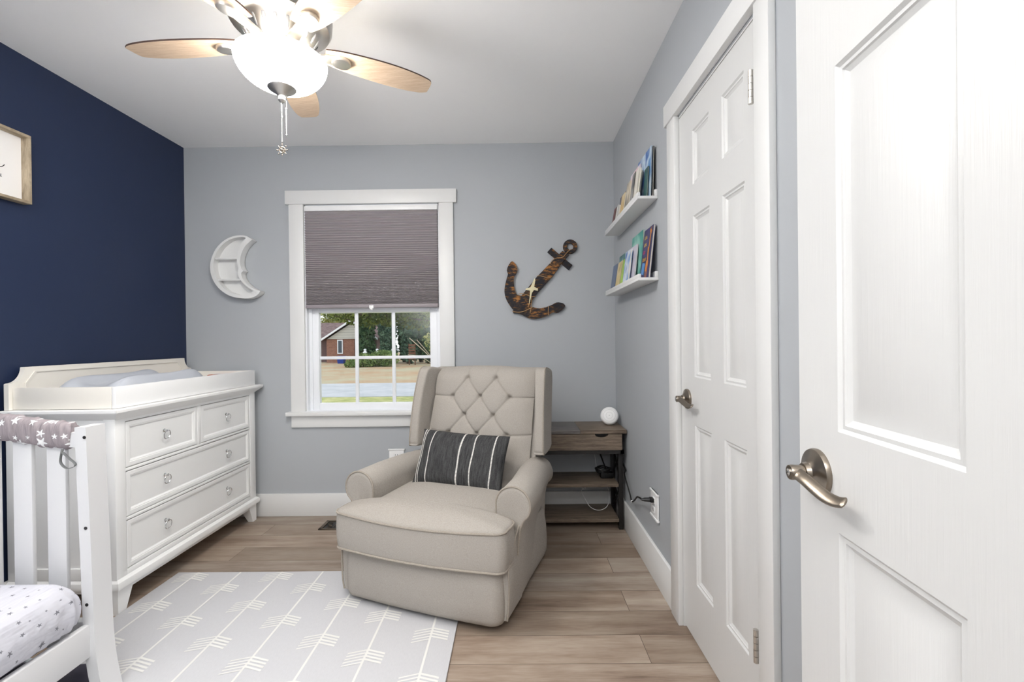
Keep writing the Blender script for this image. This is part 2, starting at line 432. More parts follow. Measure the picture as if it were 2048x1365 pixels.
# ------------------------------------------------------------------ six panel doors
def panel_door(s0, s1, z0, z1, thick, panels, T):
    """T maps (s, z, d) to world; d = 0 is the visible face, negative goes into the slab"""
    m = MB()
    ss = sorted({s0, s1, *[p[0] for p in panels], *[p[1] for p in panels]}); zz = sorted({z0, z1, *[p[2] for p in panels], *[p[3] for p in panels]})
    prof = [(0, 0), (.005, -.0045), (.011, -.0035), (.013, -.0060), (.020, -.0095), (.024, -.0095), (.046, -.0025)]
    for i in range(len(ss)-1):
        for k in range(len(zz)-1):
            c = ((ss[i]+ss[i+1])/2, (zz[k]+zz[k+1])/2)
            p = next((p for p in panels if p[0] < c[0] < p[1] and p[2] < c[1] < p[3]), None)
            if not p: m.face([T(ss[i], zz[k], 0), T(ss[i+1], zz[k], 0), T(ss[i+1], zz[k+1], 0), T(ss[i], zz[k+1], 0)])
    for p in panels:
        R = [[T(p[0]+o, p[2]+o, d), T(p[1]-o, p[2]+o, d), T(p[1]-o, p[3]-o, d), T(p[0]+o, p[3]-o, d)] for o, d in prof]
        for a, b_ in zip(R, R[1:]):
            for q in range(4): m.face([a[q], a[(q+1) % 4], b_[(q+1) % 4], b_[q]])
        m.face(R[-1])
    D = -thick
    c = [(s0, z0), (s1, z0), (s1, z1), (s0, z1)]
    for q in range(4):
        a, b_ = c[q], c[(q+1) % 4]
        m.face([T(*a, 0), T(*a, D), T(*b_, D), T(*b_, 0)])
    m.face([T(*q, D) for q in c])
    return m

def lever(parent, P0, ds, dn, flip=1):
    """round rose and wave lever; P0 on the door face, ds along the lever, dn out of the door"""
    P0, ds, dn = Vector(P0), Vector(ds), Vector(dn); up = Vector((0, 0, 1))
    m = MB(); m.lathe([(0, 0), (.038, 0), (.0385, .004), (.037, .008), (.032, .0105), (.024, .0125), (.0165, .0175), (.0145, .024), (.0, .024)], P0, dn, 40)
    h = obj('door_handle', m, M['bronze'], parent)
    h['label'] = 'satin nickel lever handle'
    m = MB()
    m.lathe([(0, .0), (.0116, .0), (.0118, .010), (.0122, .018), (.0112, .0205), (.0, .0205)], P0+dn*.0245, dn, 32)
    q = lambda s, n, z: P0+ds*s+dn*n+up*z
    pts = spline([q(-.002, .0375, .001), q(.012, .037, .000), q(.03, .036, -.003), q(.052, .034, -.009), q(.074, .031, -.0145), q(.092, .027, -.0155), q(.106, .0225, -.012)], 7)
    n = len(pts)
    rr = [.0062-.0032*min(1, i/9) for i in range(n)]; rr[-1] = .0016; rr[-2] = .0025
    fl = [1.3+1.9*min(1, i/9) for i in range(n)]
    m.tube(pts, rr, 16, flat=fl, up=(up*.72+dn*.70))
    obj('lever', m, M['bronze'], h)
    obj('lock_button', MB().lathe([(0, 0), (.0058, 0), (.0058, .003), (.0045, .0035), (0, .0035)], P0+dn*.0442, dn, 20), M['chrome'], h)

# closet door on the right wall
pan = []
for a, c in ((1.335, 1.478), (1.575, 1.72)):
    for z0, z1 in ((.233, .824), (1.003, 1.597), (1.712, 1.912)): pan.append((a, c, z0, z1))
d1 = struct('door_1', panel_door(1.242, 1.852, .016, 2.016, .035, pan, lambda s, z, d: Vector((XR+.002-d, s, z))), M['door'], weld=True, ang=20)
lever(d1, (XR+.002, 1.789, .914), (0, -1, 0), (-1, 0, 0))
for z in (1.816, .32):
    h = MB()
    for k in range(5): h.lathe([(0, 0), (.0065, .0005), (.0065, .0175), (0, .018)], (XR-.0225, 1.2475, z-.045+.018*k), (0, 0, 1), 14)
    obj('hinge', h, M['nickel'], d1)
t1 = MB()
t1.box(XR-.02, XR, CY1-.004, 1.942, 0, 2.03, .003); t1.box(XR-.02, XR, 1.166, CY0+.002, 0, 2.03, .003)
t1.box(XR-.025, XR, 1.146, 1.965, 2.03, 2.118, .003)
t1.box(XR+.0, XR+.115, CY1-.003, CY1, 0, CZ); t1.box(XR, XR+.115, CY0, CY0+.003, 0, CZ); t1.box(XR, XR+.115, CY0, CY1, CZ-.004, CZ)
struct('trim_1', t1, M['white'])

# open entry door beside the camera
dd = Vector((-.073, -.997, 0)).normalized(); dn = Vector((-dd.y*-1, dd.x*-1, 0)); dn = Vector((-.997, .073, 0)).normalized()
E0 = Vector((.49, .806, 0))
pan = []
for a, c in ((.107, .322), (.44, .655)):
    for z0, z1 in ((.235, .854), (1.006, 1.553), (1.651, 1.92)): pan.append((a, c, z0, z1))
d2 = struct('door_2', panel_door(0, .762, .014, 2.03, .035, pan, lambda s, z, d: E0+dd*s+dn*d+Vector((0, 0, z))), M['door'], weld=True, ang=20)
lever(d2, E0+dd*.055+Vector((0, 0, .930)), dd, dn)
t2 = MB(); t2.box(DX0-.09, DX0, -.02, -.001, 0, 2.06, .003); t2.box(DX0-.11, DX1+.11, -.02, -.001, 2.06, 2.15, .003)
struct('trim_2', t2, M['white'])

# ------------------------------------------------------------------ ceiling fan
FX, FY = -.822, 1.659
fan = thing('ceiling_fan', 'silver ceiling fan with five pale wood blades and lit bowl light', 'ceiling fan', (FX, FY, ZC))
F = lambda x, y, z: Vector((FX+x, FY+y, z))
m = MB(); m.lathe([(0, ZC), (.15, ZC), (.152, ZC-.03), (.15, ZC-.045), (.12, ZC-.06)], (FX, FY, 0), (0, 0, 1), 48)
obj('ceiling_canopy', m, M['black'], fan)
m = MB(); m.lathe([(.10, 2.39), (.145, 2.385), (.166, 2.36), (.172, 2.32), (.170, 2.285), (.162, 2.272), (.14, 2.266), (.128, 2.258), (.098, 2.206), (.092, 2.198), (.092, 2.186), (.086, 2.17), (.05, 2.162), (.0, 2.162)], (FX, FY, 0), (0, 0, 1), 64)
m.mi = 1
for k in range(20):
    a = 2*PI*k/20
    p0 = F(.1055*cos(a), .1055*sin(a), 2.216); p1 = F(.1235*cos(a), .1235*sin(a), 2.2475)
    m.tube([p0, p0*.8+p1*.2, p0*.2+p1*.8, p1], [.004, .006, .0065, .004], 8, up=(-sin(a), cos(a), 0), flat=.35)
obj('motor_housing', m, [M['nickel'], plain('shaded vent recess', lin(120, 120, 122), .6, .6)], fan)
for k in range(5):
    A = rad(32.4+72*k)
    R = Matrix.Translation((FX, FY, 2.218)) @ Matrix.Rotation(A, 4, 'Z') @ Matrix.Rotation(rad(-7), 4, 'X')
    # plan outline of the blade, x outwards
    up_ = [(.145, .036), (.20, .050), (.28, .059), (.36, .063), (.43, .063), (.49, .058), (.535, .049), (.556, .038), (.562, .028)]
    dn_ = [(.560, -.020), (.552, -.036), (.535, -.044), (.49, -.054), (.43, -.061), (.36, -.063), (.28, -.059), (.20, -.050), (.145, -.036)]
    ol = [(p.x, p.y) for p in spline([(x, y, 0) for x, y in up_+dn_], 4)]
    m = MB(); n = len(ol)
    lo = [R @ Vector((x, y, -.003)) for x, y in ol]; hi = [R @ Vector((x, y, .003)) for x, y in ol]
    m.mi = 0; m.face(lo); m.mi = 1; m.face(hi)
    for i in range(n): m.face([lo[i], lo[(i+1) % n], hi[(i+1) % n], hi[i]])
    bd = obj('blade', m, [M['maple'], M['walnut']], fan, ang=40)
    m = MB()
    cap = [R @ Vector((.205+.036*cos(t), .030*sin(t), 0)) for t in [2*PI*i/28 for i in range(28)]]
    rings = []
    for sc, h in ((1, -.0032), (1.0, -.012), (.93, -.017), (.6, -.019)):
        rings.append([R @ Vector((.205+.036*sc*cos(2*PI*i/28), .030*sc*sin(2*PI*i/28), h)) for i in range(28)])
    m.loft(rings)
    m.loft([[R @ Vector((x, y*w_, z+zz)) for y, z in ((-1, -.004), (1, -.004), (1, .004), (-1, .004))] for x, w_, zz in ((.085, .022, -.022), (.12, .018, -.014), (.165, .02, -.010), (.19, .024, -.009))])
    obj('blade_iron', m, M['nickel'], bd)
# bowl
m = MB(); RB, zr, zl = .153, 2.152, 2.054
pr = [(RB*.985, zr+.004), (RB, zr)]
for i in range(1, 15):
    a = rad(90*i/15); pr.append((RB*cos(a)**.82 if cos(a) > 0 else 0, zr-(zr-zl)*sin(a)**1.15))
pr.append((.012, zl))
inner = [(max(.01, r-.006), z+.005) for r, z in reversed(pr)]
m.lathe(pr, (FX, FY, 0), (0, 0, 1), 64); m.mi = 1; m.lathe(inner+[pr[0]], (FX, FY, 0), (0, 0, 1), 64)
bowl = obj('light_bowl', m, [M['lamp'], M['lampin']], fan, ang=60)
m = MB(); m.lathe([(0, 2.1615), (.130, 2.1615), (.132, 2.158), (.130, 2.1545), (0, 2.1545)], (FX, FY, 0), (0, 0, 1), 48)
obj('bowl_light_baffle', m, M['nickel'], fan)  # disc added over the bowl to block its light from the ceiling
m = MB(); m.lathe([(0, 2.060), (.047, 2.060), (.048, 2.055), (.044, 2.050), (.034, 2.046), (.024, 2.037), (.016, 2.031), (.0115, 2.029), (.0115, 2.024), (.0135, 2.021), (.013, 2.013), (.007, 2.006), (0, 2.005)], (FX, FY, 0), (0, 0, 1), 40)
obj('finial', m, M['nickel'], fan)
def chain(x, y, z0, z1):
    m = MB(); n = int((z0-z1)/.0052)
    for i in range(n): m.sphere((FX+x, FY+y, z0-i*.0052), .0021 if i not in (n//3, n-1) else .0034, 4)
    m.tube([F(x, y, z0), F(x, y, z1)], .0006, 5)
    return m
c1 = obj('pull_chain', chain(.0, -.004, 2.0, 1.858), M['chrome'], fan)
obj('pull_chain', chain(.014, 0, 2.03, 1.882), M['chrome'], fan)
m = MB(); wc = F(0, -.004, 1.835)
m.tube([wc+Vector((.0105*cos(a), 0, .0105*sin(a))) for a in [2*PI*i/24 for i in range(24)]], .0022, 6, closed=True)
m.sphere(wc, .0045, 6)
for i in range(8):
    a = PI/4*i; d_ = Vector((cos(a), 0, sin(a)))
    m.tube([wc, wc+d_*.018], .0011, 6); m.sphere(wc+d_*.0185, .0024, 5)
m.tube([wc+Vector((0, 0, .018)), wc+Vector((0, 0, .026))], .0012, 5)
obj('ship_wheel_fob', m, plain('antique silver', lin(150, 140, 128), .35, 1), c1)

# ------------------------------------------------------------------ dresser
dx, y0, y1 = -1.69, 1.95, 3.0
ds_ = thing('dresser', 'white four drawer dresser with ring pulls against the navy wall', 'dresser', (-1.92, 2.475, 0))
X0 = XL+.02
m = MB(); m.box(X0, dx-.02, y0+.004, y1-.004, .12, .80)
m.box(dx-.05, dx, y0-.004, 1.999, .12, .831, .002); m.box(dx-.022, dx, 2.942, y1, .12, .831, .002)
m.box(dx-.022, dx-.001, 1.999, 2.942, .8145, .8205); m.box(dx-.022, dx-.0005, 1.999, 2.942, .815, .84)
m.box(dx-.022, dx, 2.459, 2.483, .6102, .8143, .001)
m.box(dx-.022, dx, 1.999, 2.942, .598, .610, .002); m.box(dx-.022, dx, 1.999, 2.942, .385, .397, .002); m.box(dx-.022, dx, 1.999, 2.942, .15, .173, .002)
m.box(X0, dx-.022, y0, y1, .80, .842)
m.box(X0, X0+.05, y0-.004, y0+.02, .12, .80, .002); m.box(X0+.05, dx-.05, y0-.004, y0+.02, .15, .2, .002)
obj('carcass', m, M['furn'], ds_)
m = MB()
rings = []
for o, z in ((-.0, .826), (.004, .832), (.016, .842), (.028, .852), (.034, .858), (.036, .862), (.036, .872), (.034, .874)):
    rings.append([(X0, y0-o, z), (dx+o, y0-o, z), (dx+o, y1+o, z), (X0, y1+o, z)])
m.loft(rings)
obj('dresser_top', m, M['furn'], ds_, ang=25)
m = MB(); rings = []
for o, z in ((.004, .108), (.014, .112), (.016, .128), (.013, .140), (.004, .148), (.0, .15)):
    rings.append([(X0, y0-o, z), (dx+o, y0-o, z), (dx+o, y1+o, z), (X0, y1+o, z)])
m.loft(rings)
m.box(X0+.02, dx-.004, y0+.006, y1-.006, .088, .110, .002)
obj('base_moulding', m, M['furn'], ds_, ang=25)
def foot(xa, xb, ya, yb, tx, ty):
    m = MB(); A = [(xa, ya), (xb, ya), (xb, yb), (xa, yb)]
    cx_, cy_ = (xb if tx > 0 else xa), (yb if ty > 0 else ya)
    B = [(cx_+(x-cx_)*.52, cy_+(y-cy_)*.52) for x, y in A]
    m.loft([[(x, y, .11) for x, y in A], [(x, y, .09) for x, y in A], [(x, y, 0) for x, y in B]])
    obj('foot', m, M['furn'], ds_, ang=20)
for xa, xb, tx in ((X0, X0+.06, -1), (dx-.06, dx, 1)):
    foot(xa, xb, y0, y0+.075, tx, -1); foot(xa, xb, y1-.075, y1, tx, 1)
def drawer(a, c, z0, z1, pulls):
    m = MB(); x = dx-.003
    T = lambda s, z, d: Vector((x+d, s, z))
    prof = [(0, -.018), (0, 0), (.003, .0012), (.018, .0012), (.020, -.001), (.0235, -.001), (.027, -.0045), (.031, -.0065), (.035, -.0065)]
    R = [[T(a+o, z0+o, d), T(c-o, z0+o, d), T(c-o, z1-o, d), T(a+o, z1-o, d)] for o, d in prof]
    for p, q in zip(R, R[1:]):
        for k in range(4): m.face([p[k], p[(k+1) % 4], q[(k+1) % 4], q[k]])
    m.face(R[-1]); m.face(R[0])
    dr = obj('drawer', m, M['furn'], ds_, weld=True, ang=20)
    g = MB(); g.box(dx-.021, dx-.0145, a-.0025, c+.0025, z0-.0025, z1+.0025)
    obj('drawer_gap', g, M['gap'], dr)
    for py in pulls:
        zc = (z0+z1)/2; p = MB(); P0 = Vector((x-.0065, py, zc+.018))
        p.lathe([(0, 0), (.008, 0), (.0085, .003), (.005, .005), (.0035, .013), (.0055, .015), (.006, .018), (.0, .0205)], P0, (1, 0, 0), 20)
        ctr = P0+Vector((.0155, 0, -.0205))
        p.tube([ctr+Vector((.004*-sin(t)*0+.003*cos(t), .0205*sin(t), .0205*cos(t))) for t in [2*PI*i/32 for i in range(32)]], .0024, 8, closed=True)
        obj('ring_pull', p, M['chrome'], dr)
drawer(2.003, 2.455, .614, .811, [2.232]); drawer(2.487, 2.938, .614, .811, [2.712])
drawer(2.003, 2.938, .401, .594, [2.232, 2.712]); drawer(2.003, 2.938, .177, .381, [2.232, 2.712])

# changing tray
tr = thing('changing_tray', 'warm white changing table topper tray with raised back on the dresser', 'changing tray', (-1.92, 2.475, .8745))
tz, th_ = .8755, .968
m = MB(); m.box(X0+.029, -1.706, 1.95, 1.966, tz, th_, .002); m.box(X0+.029, -1.706, 2.986, 3.002, tz, th_, .002); m.box(X0+.029, -1.706, 1.966, 2.986, tz, tz+.012)
obj('tray_side', m, M['tray'], tr)
obj('tray_front', MB().box(-1.705, -1.688, 1.95, 3.002, tz, th_, .002), plain('bright white tray front', lin(242, 242, 242), .35), tr)
prof = [(1.935, tz), (3.035, tz), (3.035, .985)]
prof += [(3.035-.004, .988)]+[(2.975+.058*(1-sin(rad(t))), 1.052-.064*cos(rad(t))) for t in range(10, 91, 10)]
prof += [(2.972, 1.054), (2.003, 1.054)]+[(2.0-.058*(1-sin(rad(t))), 1.052-.064*cos(rad(t))) for t in range(90, 9, -10)]+[(1.939, .988), (1.935, .985)]
m = MB(); m.prism(prof, 'yz', X0+.008, X0+.028)
bk = obj('back_panel', m, M['tray'], tr)
m = MB()
fr_ = lambda o: [(2.0+o, .90), (2.955-o, .90), (2.955-o, .985-o*.3), (2.915-o, 1.036-o), (2.04+o, 1.036-o), (2.0+o, .985-o*.3)]
A, Bp = fr_(0), fr_(.006)
m.loft([[(X0+.0285, *p) for p in A], [(X0+.0325, *p) for p in A], [(X0+.0325, *p) for p in Bp], [(X0+.0285, *p) for p in Bp]], cap=False)
obj('panel_bead', m, M['tray'], bk)
# changing pad: shallow dish with two rolled sides
pa, pb, qa, qb = -2.095, -1.722, 2.035, 2.665
def padz(u, v):
    e = abs(2*u-1)
    side = math.exp(-((e-.66)/.27)**2)
    f = abs(2*v-1)
    grow = .118+.014*math.exp(-((v-.84)/.13)**2)+.004*math.exp(-((v-.15)/.2)**2)
    end = max(0, 1-f**6)**.5; rim = max(0, 1-e**5)**.5
    low = .055+.03*math.exp(-((v-.06)/.10)**2)
    return (low*(1-side)+grow*side)*end*rim
def padfn(u, v):
    e = 2*u-1; f = 2*v-1
    w_ = 1-.10*abs(f)**8-.05*math.exp(-((v-.5)/.16)**2)
    l_ = 1-.05*abs(e)**6
    return Vector(((pa+pb)/2+e*w_*(pb-pa)/2, (qa+qb)/2+f*l_*(qb-qa)/2, tz+.013+padz(u, v)))
m = MB(); m.grid(padfn, 48, 90)
m.grid(lambda u, v: (lambda p: Vector((p.x, p.y, tz+.0125)))(padfn(u, v)), 12, 20)
tag(obj('changing_pad', m, M['pad'], ang=70), 'grey contoured changing pad lying in the warm white tray', 'changing pad')
m = MB(); m.box(-1.93, -1.80, 2.885, 2.972, tz+.0125, tz+.075, .012, 3)
wp = obj('wipes_pack', m, plain('orange wipes wrapper', lin(196, 92, 56), .4)); tag(wp, 'small orange pack tucked behind the far end of the grey changing pad', 'pack')
obj('pack_label', MB().box(-1.90, -1.83, 2.90, 2.955, tz+.0755, tz+.078, .001), M['wplastic'], wp)

# ------------------------------------------------------------------ crib
cx1 = -1.36
cr = thing('crib', 'white slatted crib in the corner by the dresser, front open with a low rail', 'crib', (-1.74, .87, .01))
def post(xa, xb, ya, yb, flip):
    m = MB(); rings = []
    for z, ox in ((.012, .036*flip), (.04, .030*flip), (.09, .020*flip), (.14, .013*flip), (.20, .008*flip), (.30, .0045*flip), (.45, .001*flip), (.885, -.012*flip)):
        dxx = 0
        rings.append([(xa+ox-dxx*(flip > 0), ya, z), (xb+ox, ya, z), (xb+ox, yb, z), (xa+ox-dxx*(flip > 0), yb, z)])
    m.loft(rings); return m
for yy in ((1.472, 1.542), (.2, .27)):
    p = obj('post', post(cx1-.036, cx1, *yy, 1), M['crib'], cr, ang=25)
    if yy[0] > 1:
        for z in (.853, .563, .318):
            obj('bolt_hole', MB().lathe([(0, 0), (.0052, 0), (.0052, .0015), (0, .0015)], (cx1-.016, 1.4722, z), (0, -1, 0), 14), M['black'], p)
    obj('post', post(-2.13, -2.094, *yy, -1), M['crib'], cr, ang=25)
for yy in (1.507, .235):
    path = spline([(cx1-.034, yy, .842), (cx1-.09, yy, .842), (-1.52, yy, .855), (-1.62, yy, .872), (-1.75, yy, .884), (-1.9, yy, .878), (-2.03, yy, .852), (-2.096, yy, .846)], 6)
    m = MB(); m.loft([[(p.x, yy-.014, p.z-.024), (p.x, yy+.014, p.z-.024), (p.x, yy+.014, p.z+.024), (p.x, yy-.014, p.z+.024)] for p in path])
    obj('top_rail', m, M['crib'], cr, ang=25)
    obj('bottom_rail', MB().box(-2.1, cx1-.034, yy-.014, yy+.014, .17, .25, .003), M['crib'], cr)
    for k in range(5):
        xc = -1.497-.1105*k
        zt_ = min(path, key=lambda p: abs(p.x-xc)).z-.01
        obj('slat', MB().box(xc-.031, xc+.031, yy-.007, yy+.007, .24, zt_, .003), M['crib'], cr)
obj('front_rail', MB().box(cx1-.030, cx1-.008, .265, 1.475, .150, .254, .003), M['crib'], cr)
obj('back_rail', MB().box(-2.12, -2.10, .265, 1.475, .15, .72, .003), M['crib'], cr)
m = MB()
for y in (.4, .75, 1.1, 1.42): m.box(-2.1, cx1-.034, y, y+.03, .215, .238)
obj('mattress_support', m, M['crib'], cr)
# mattress
def mat(u, v):
    # u along, v around the section
    pass
m = MB(); rings = []
mx0, mx1, my0, my1 = -2.085, -1.364, .30, 1.468
def rr_(o, z, rc=.06, n=8):
    pts = []
    for cx_, cy_, a0 in ((mx1-rc, my1-rc, 0), (mx0+rc, my1-rc, 90), (mx0+rc, my0+rc, 180), (mx1-rc, my0+rc, 270)):
        for i in range(n+1):
            a = rad(a0+90*i/n); pts.append((cx_+(rc-o)*cos(a), cy_+(rc-o)*sin(a), z))
    return pts
def folds(ring, k):
    # gathers in the fitted sheet, strongest low on the side and near the corners
    out = []
    cx_, cy_ = (mx0+mx1)/2, (my0+my1)/2; d = 0; prev = ring[0]
    for x, y, z in ring:
        d += math.hypot(x-prev[0], y-prev[1]); prev = (x, y, z)
        near = math.exp(-min(math.hypot(x-a_, y-b_) for a_ in (mx0, mx1) for b_ in (my0, my1))/.16)
        amp = .0052*k*(.25+near); q = sin(d*118+2*sin(d*23))*amp
        nx, ny = (1 if x > mx1-.03 else -1 if x < mx0+.03 else 0), (1 if y > my1-.03 else -1 if y < my0+.03 else 0)
        out.append((x+q*nx, y+q*ny, z))
    return out
def rr2_(o, z):
    base_ = rr_(o, z, n=14); out = []
    for p, q in zip(base_, base_[1:]+base_[:1]):
        L_ = math.hypot(q[0]-p[0], q[1]-p[1]); k = max(1, int(L_/.012))
        out += [tuple(p[c]+(q[c]-p[c])*t_/k for c in range(3)) for t_ in range(k)]
    return out
for i in range(15):
    a = rad(-70+160*i/14); t_ = i/14
    ring_ = [(x-(.024 if x > -1.5 and z < .27 else 0), y, z) for x, y, z in rr2_(0, .322+.087*sin(a))]
    ring_ = [((x-(mx0+mx1)/2)*(1-.05*(1-cos(a))/.35)+(mx0+mx1)/2, (y-(my0+my1)/2)*(1-.05*(1-cos(a))/.58)+(my0+my1)/2, z) for x, y, z in ring_]
    rings.append(folds(ring_, max(0, 1-t_)**.7*1.3))
for sc in (.07, .12, .2, .3):
    rings.append([( (p[0]-(mx0+mx1)/2)*(1-(sc-.05)*1.2)+(mx0+mx1)/2, (p[1]-(my0+my1)/2)*(1-(sc-.05)*1.2)+(my0+my1)/2, .408+.006*min(1, sc*4)) for p in rr2_(.05, 0)])
m.loft(rings)
tag(obj('crib_mattress', m, M['sheet'], ang=70), 'crib mattress in a white fitted sheet with small grey stars', 'mattress')
# quilted cover on the top rail
m = MB(); rings = []
path = spline([(-1.440, 1.507, .850), (-1.52, 1.507, .855), (-1.62, 1.507, .872), (-1.75, 1.507, .884), (-1.9, 1.507, .878)], 14)
for i, p in enumerate(path):
    n = 30; ring = []
    e = min(1, .72+i*.09)
    for k in range(n):
        a = 2*PI*k/n
        rx, rz = .026*e, .043*e
        q = 1+.075*sin(i*1.55+2.2*sin(a*2))*(.6+.4*cos(a*3+i))+.04*sin(i*.63+a)
        sx = abs(cos(a))**.7*(1 if cos(a) > 0 else -1); sz = abs(sin(a))**.75*(1 if sin(a) > 0 else -1)
        ring.append((p.x+.004*sin(a*3+i), 1.507+sx*rx*q, p.z+.004+sz*rz*q))
    rings.append(ring)
m.loft(rings)
cov = obj('rail_cover', m, M['cover'], ang=80); tag(cov, 'mauve grey quilted teething cover with white stars wrapped on the crib rail', 'rail cover')
m = MB()
tp = spline([(-1.452, 1.478, .815), (-1.449, 1.470, .80), (-1.446, 1.465, .775), (-1.425, 1.462, .758), (-1.403, 1.464, .762), (-1.402, 1.466, .772), (-1.42, 1.468, .786), (-1.446, 1.472, .806)], 6)
m.tube(tp, .0045, 6, flat=.25, up=(0, 1, .2))
obj('ribbon_tie', m, M['ribbon'], cov)
# folded blanket under the crib
m = MB()
def blk(u, v):
    x = -1.86+.44*u; y = 1.16+.43*v
    e = max(0, 1-abs(2*u-1)**8)**.5*max(0, 1-abs(2*v-1)**8)**.5
    return Vector((x, y, .013+e*(.085+.018*sin(9*u+4*v)+.012*sin(17*v+3*u))))
m.grid(blk, 30, 34); m.grid(lambda u, v: Vector((-1.86+.44*u, 1.16+.43*v, .0125)), 2, 2)
t = NT('dark plum cloth with white print'); n_ = t.noise(t.coord(), 9, 2); t.col(t.ramp(n_, [(.60, lin(62, 60, 74)), (.63, lin(206, 214, 220))])); blm = t.set(.8)
tag(obj('folded_blanket', m, blm, ang=70), 'dark plum blanket with white print folded on the floor under the crib', 'blanket')

# ------------------------------------------------------------------ rug
rx0, rx1, ry0, ry1 = -1.687, -.245, .35, 2.298
m = MB(); m.box(rx0, rx1, ry0, ry1, .0005, .010, .003)
m.mi = 1
zt_ = .0106
def quad(pts): m.face([(x, y, zt_) for x, y in pts])
lines = [-1.582, -1.372, -1.167, -.963, -.757, -.555, -.338]
for i, x in enumerate(lines):
    y_ = ry0+.01
    quad([(x-.0042, ry0+.01), (x+.0042, ry0+.01), (x+.0042, ry1-.005), (x-.0042, ry1-.005)])
    ys = [2.285-.247*k if i % 2 == 0 else 2.180-.254*k for k in range(9)] if i < 4 else [([2.30, 2.206, 2.332][i-4])-.25*k for k in range(9)]
    for yf in ys:
        if yf-.11 < ry0: continue
        for k in range(5):
            yk = yf-.0165*k
            for sg, tw in ((1, .0046), (-1, .0032)):
                if k == 4 and sg == 1: continue
                e = x+sg*.068
                if not rx0+.01 < e < rx1-.004: e = max(rx0+.012, min(rx1-.006, e))
                a, c = yk, yk-.020
                if a+tw > ry1-.004: continue
                zt_ = .0108+.00002*k
                quad([(x+sg*.004, a-tw), (e, c-tw), (e, c+tw), (x+sg*.004, a+tw)])
        zt_ = .0106
tag(obj('play_mat', m, [M['rug'], M['rugline']], ang=30), 'pale grey play mat printed with cream arrows on the plank floor', 'rug')

# ------------------------------------------------------------------ glider chair
CH = thing('glider_recliner', 'oatmeal linen wingback glider recliner with tufted back and rolled arms', 'armchair', (-.413, 1.932, 0), rad(-19))
def rrect(hw, wa, wb_, rc, z, n=6, bulge=0):
    pts = []
    for cx_, cy_, a0 in ((hw-rc, wb_-rc, 0), (-hw+rc, wb_-rc, 90), (-hw+rc, wa+rc, 180), (hw-rc, wa+rc, 270)):
        for i in range(n+1):
            a = rad(a0+90*i/n); x = cx_+rc*cos(a); y = cy_+rc*sin(a)
            pts.append((x, y, z))
    out = []
    for k, p in enumerate(pts):                 # more points along the front so that it can bulge
        q = pts[(k+1) % len(pts)]
        out.append(p)
        if (Vector(p)-Vector(q)).length > .2:
            for j_ in range(1, 12): out.append(tuple(Vector(p).lerp(Vector(q), j_/12)))
    return [(x, y-(bulge*(1-(x/hw)**2) if y < wa+rc+.01 else 0), zz) for x, y, zz in out]
m = MB(); rings = []
for z, g, bu in ((.028, -.012, .010), (.034, -.002, .014), (.055, .004, .018), (.11, .006, .022), (.18, .003, .022), (.25, -.004, .018), (.275, -.012, .014)):
    rings.append(rrect(.372+g, -.004-g, .70+g, .045, z, bulge=bu))
rings = [[(x, y-.022*(x+.372)/.744, z) for x, y, z in r] for r in rings]
m.loft(rings); obj('base_front', m, M['linen'], CH, local=True, ang=50)
m = MB(); m.lathe([(0, 0.0108), (.22, 0.0108), (.23, .016), (.23, .024), (.10, .03), (.10, .05), (0, .05)], (0, .36, .0), (0, 0, 1), 32)
obj('swivel_base', m, M['plastic'], CH, local=True)
# seat cushion with T front
def tee():
    pts = []
    pts += [(.300, .62), (-.300, .62)]
    pts += [(-.300, .125)]+[(-.300-.012, .113), (-.345, .110)]
    pts += [(p[0], p[1]) for p in arc(-.352, .062, .045, 95, 180, 5)]
    pts += [(-.397, .04), (-.394, .0)]+[(p[0], p[1]) for p in arc(-.355, -.005, .040, 190, 262, 5)]
    pts += [(-.30, -.052), (-.2, -.063), (-.1, -.070), (0, -.072), (.1, -.070), (.2, -.063), (.30, -.052)]
    pts += [(p[0], p[1]) for p in arc(.355, -.005, .040, 278, 350, 5)]+[(.394, .0), (.397, .04)]
    pts += [(p[0], p[1]) for p in arc(.352, .062, .045, 0, 85, 5)]+[(.345, .110), (.312, .113), (.300, .125)]
    return pts
def dense(pts, d=.03):
    out = []
    for i, p in enumerate(pts):
        q = pts[(i+1) % len(pts)]; L_ = math.hypot(q[0]-p[0], q[1]-p[1]); k = max(1, int(L_/d))
        for j_ in range(k): out.append((p[0]+(q[0]-p[0])*j_/k, p[1]+(q[1]-p[1])*j_/k))
    return out
T0 = dense(tee()); cc = (0, .085)
sc_ = lambda s, z: [(cc[0]+(x-cc[0])*s, cc[1]+(y-cc[1])*s, z(x, y) if callable(z) else z) for x, y in T0]
sag = lambda x: -.012*(1-(x/.4)**2)
top = lambda x, y: .405+(sag(x) if y < .05 else 0)
rings = [sc_(.96, .246), sc_(.985, .249), sc_(1.0, .262), sc_(1.012, .30), sc_(1.014, .345), sc_(1.006, lambda x, y: top(x, y)-.018), sc_(.998, top), sc_(.985, lambda x, y: top(x, y)+.008)]
for s in (.96, .92, .86, .78, .68, .56, .42, .26, .1):
    rings.append([(cc[0]+(x-cc[0])*s, cc[1]+(y-cc[1])*s, (.413+(sag(x) if y < .05 else 0)*s**2+.036*(1-s**3.2))) for x, y in T0])
m = MB(); m.loft(rings); seat = obj('seat_cushion', m, M['linen'], CH, local=True, ang=60)
fr_pts = [p for p in T0 if p[1] < .112]
i0 = min(range(len(T0)), key=lambda i: (T0[i][0]+.30)**2+(T0[i][1]-.125)**2)
front = []
for k in range(len(T0)):
    p = T0[(i0+k) % len(T0)]; front.append(p)
    if p[0] > .29 and p[1] > .11 and k > 10: break
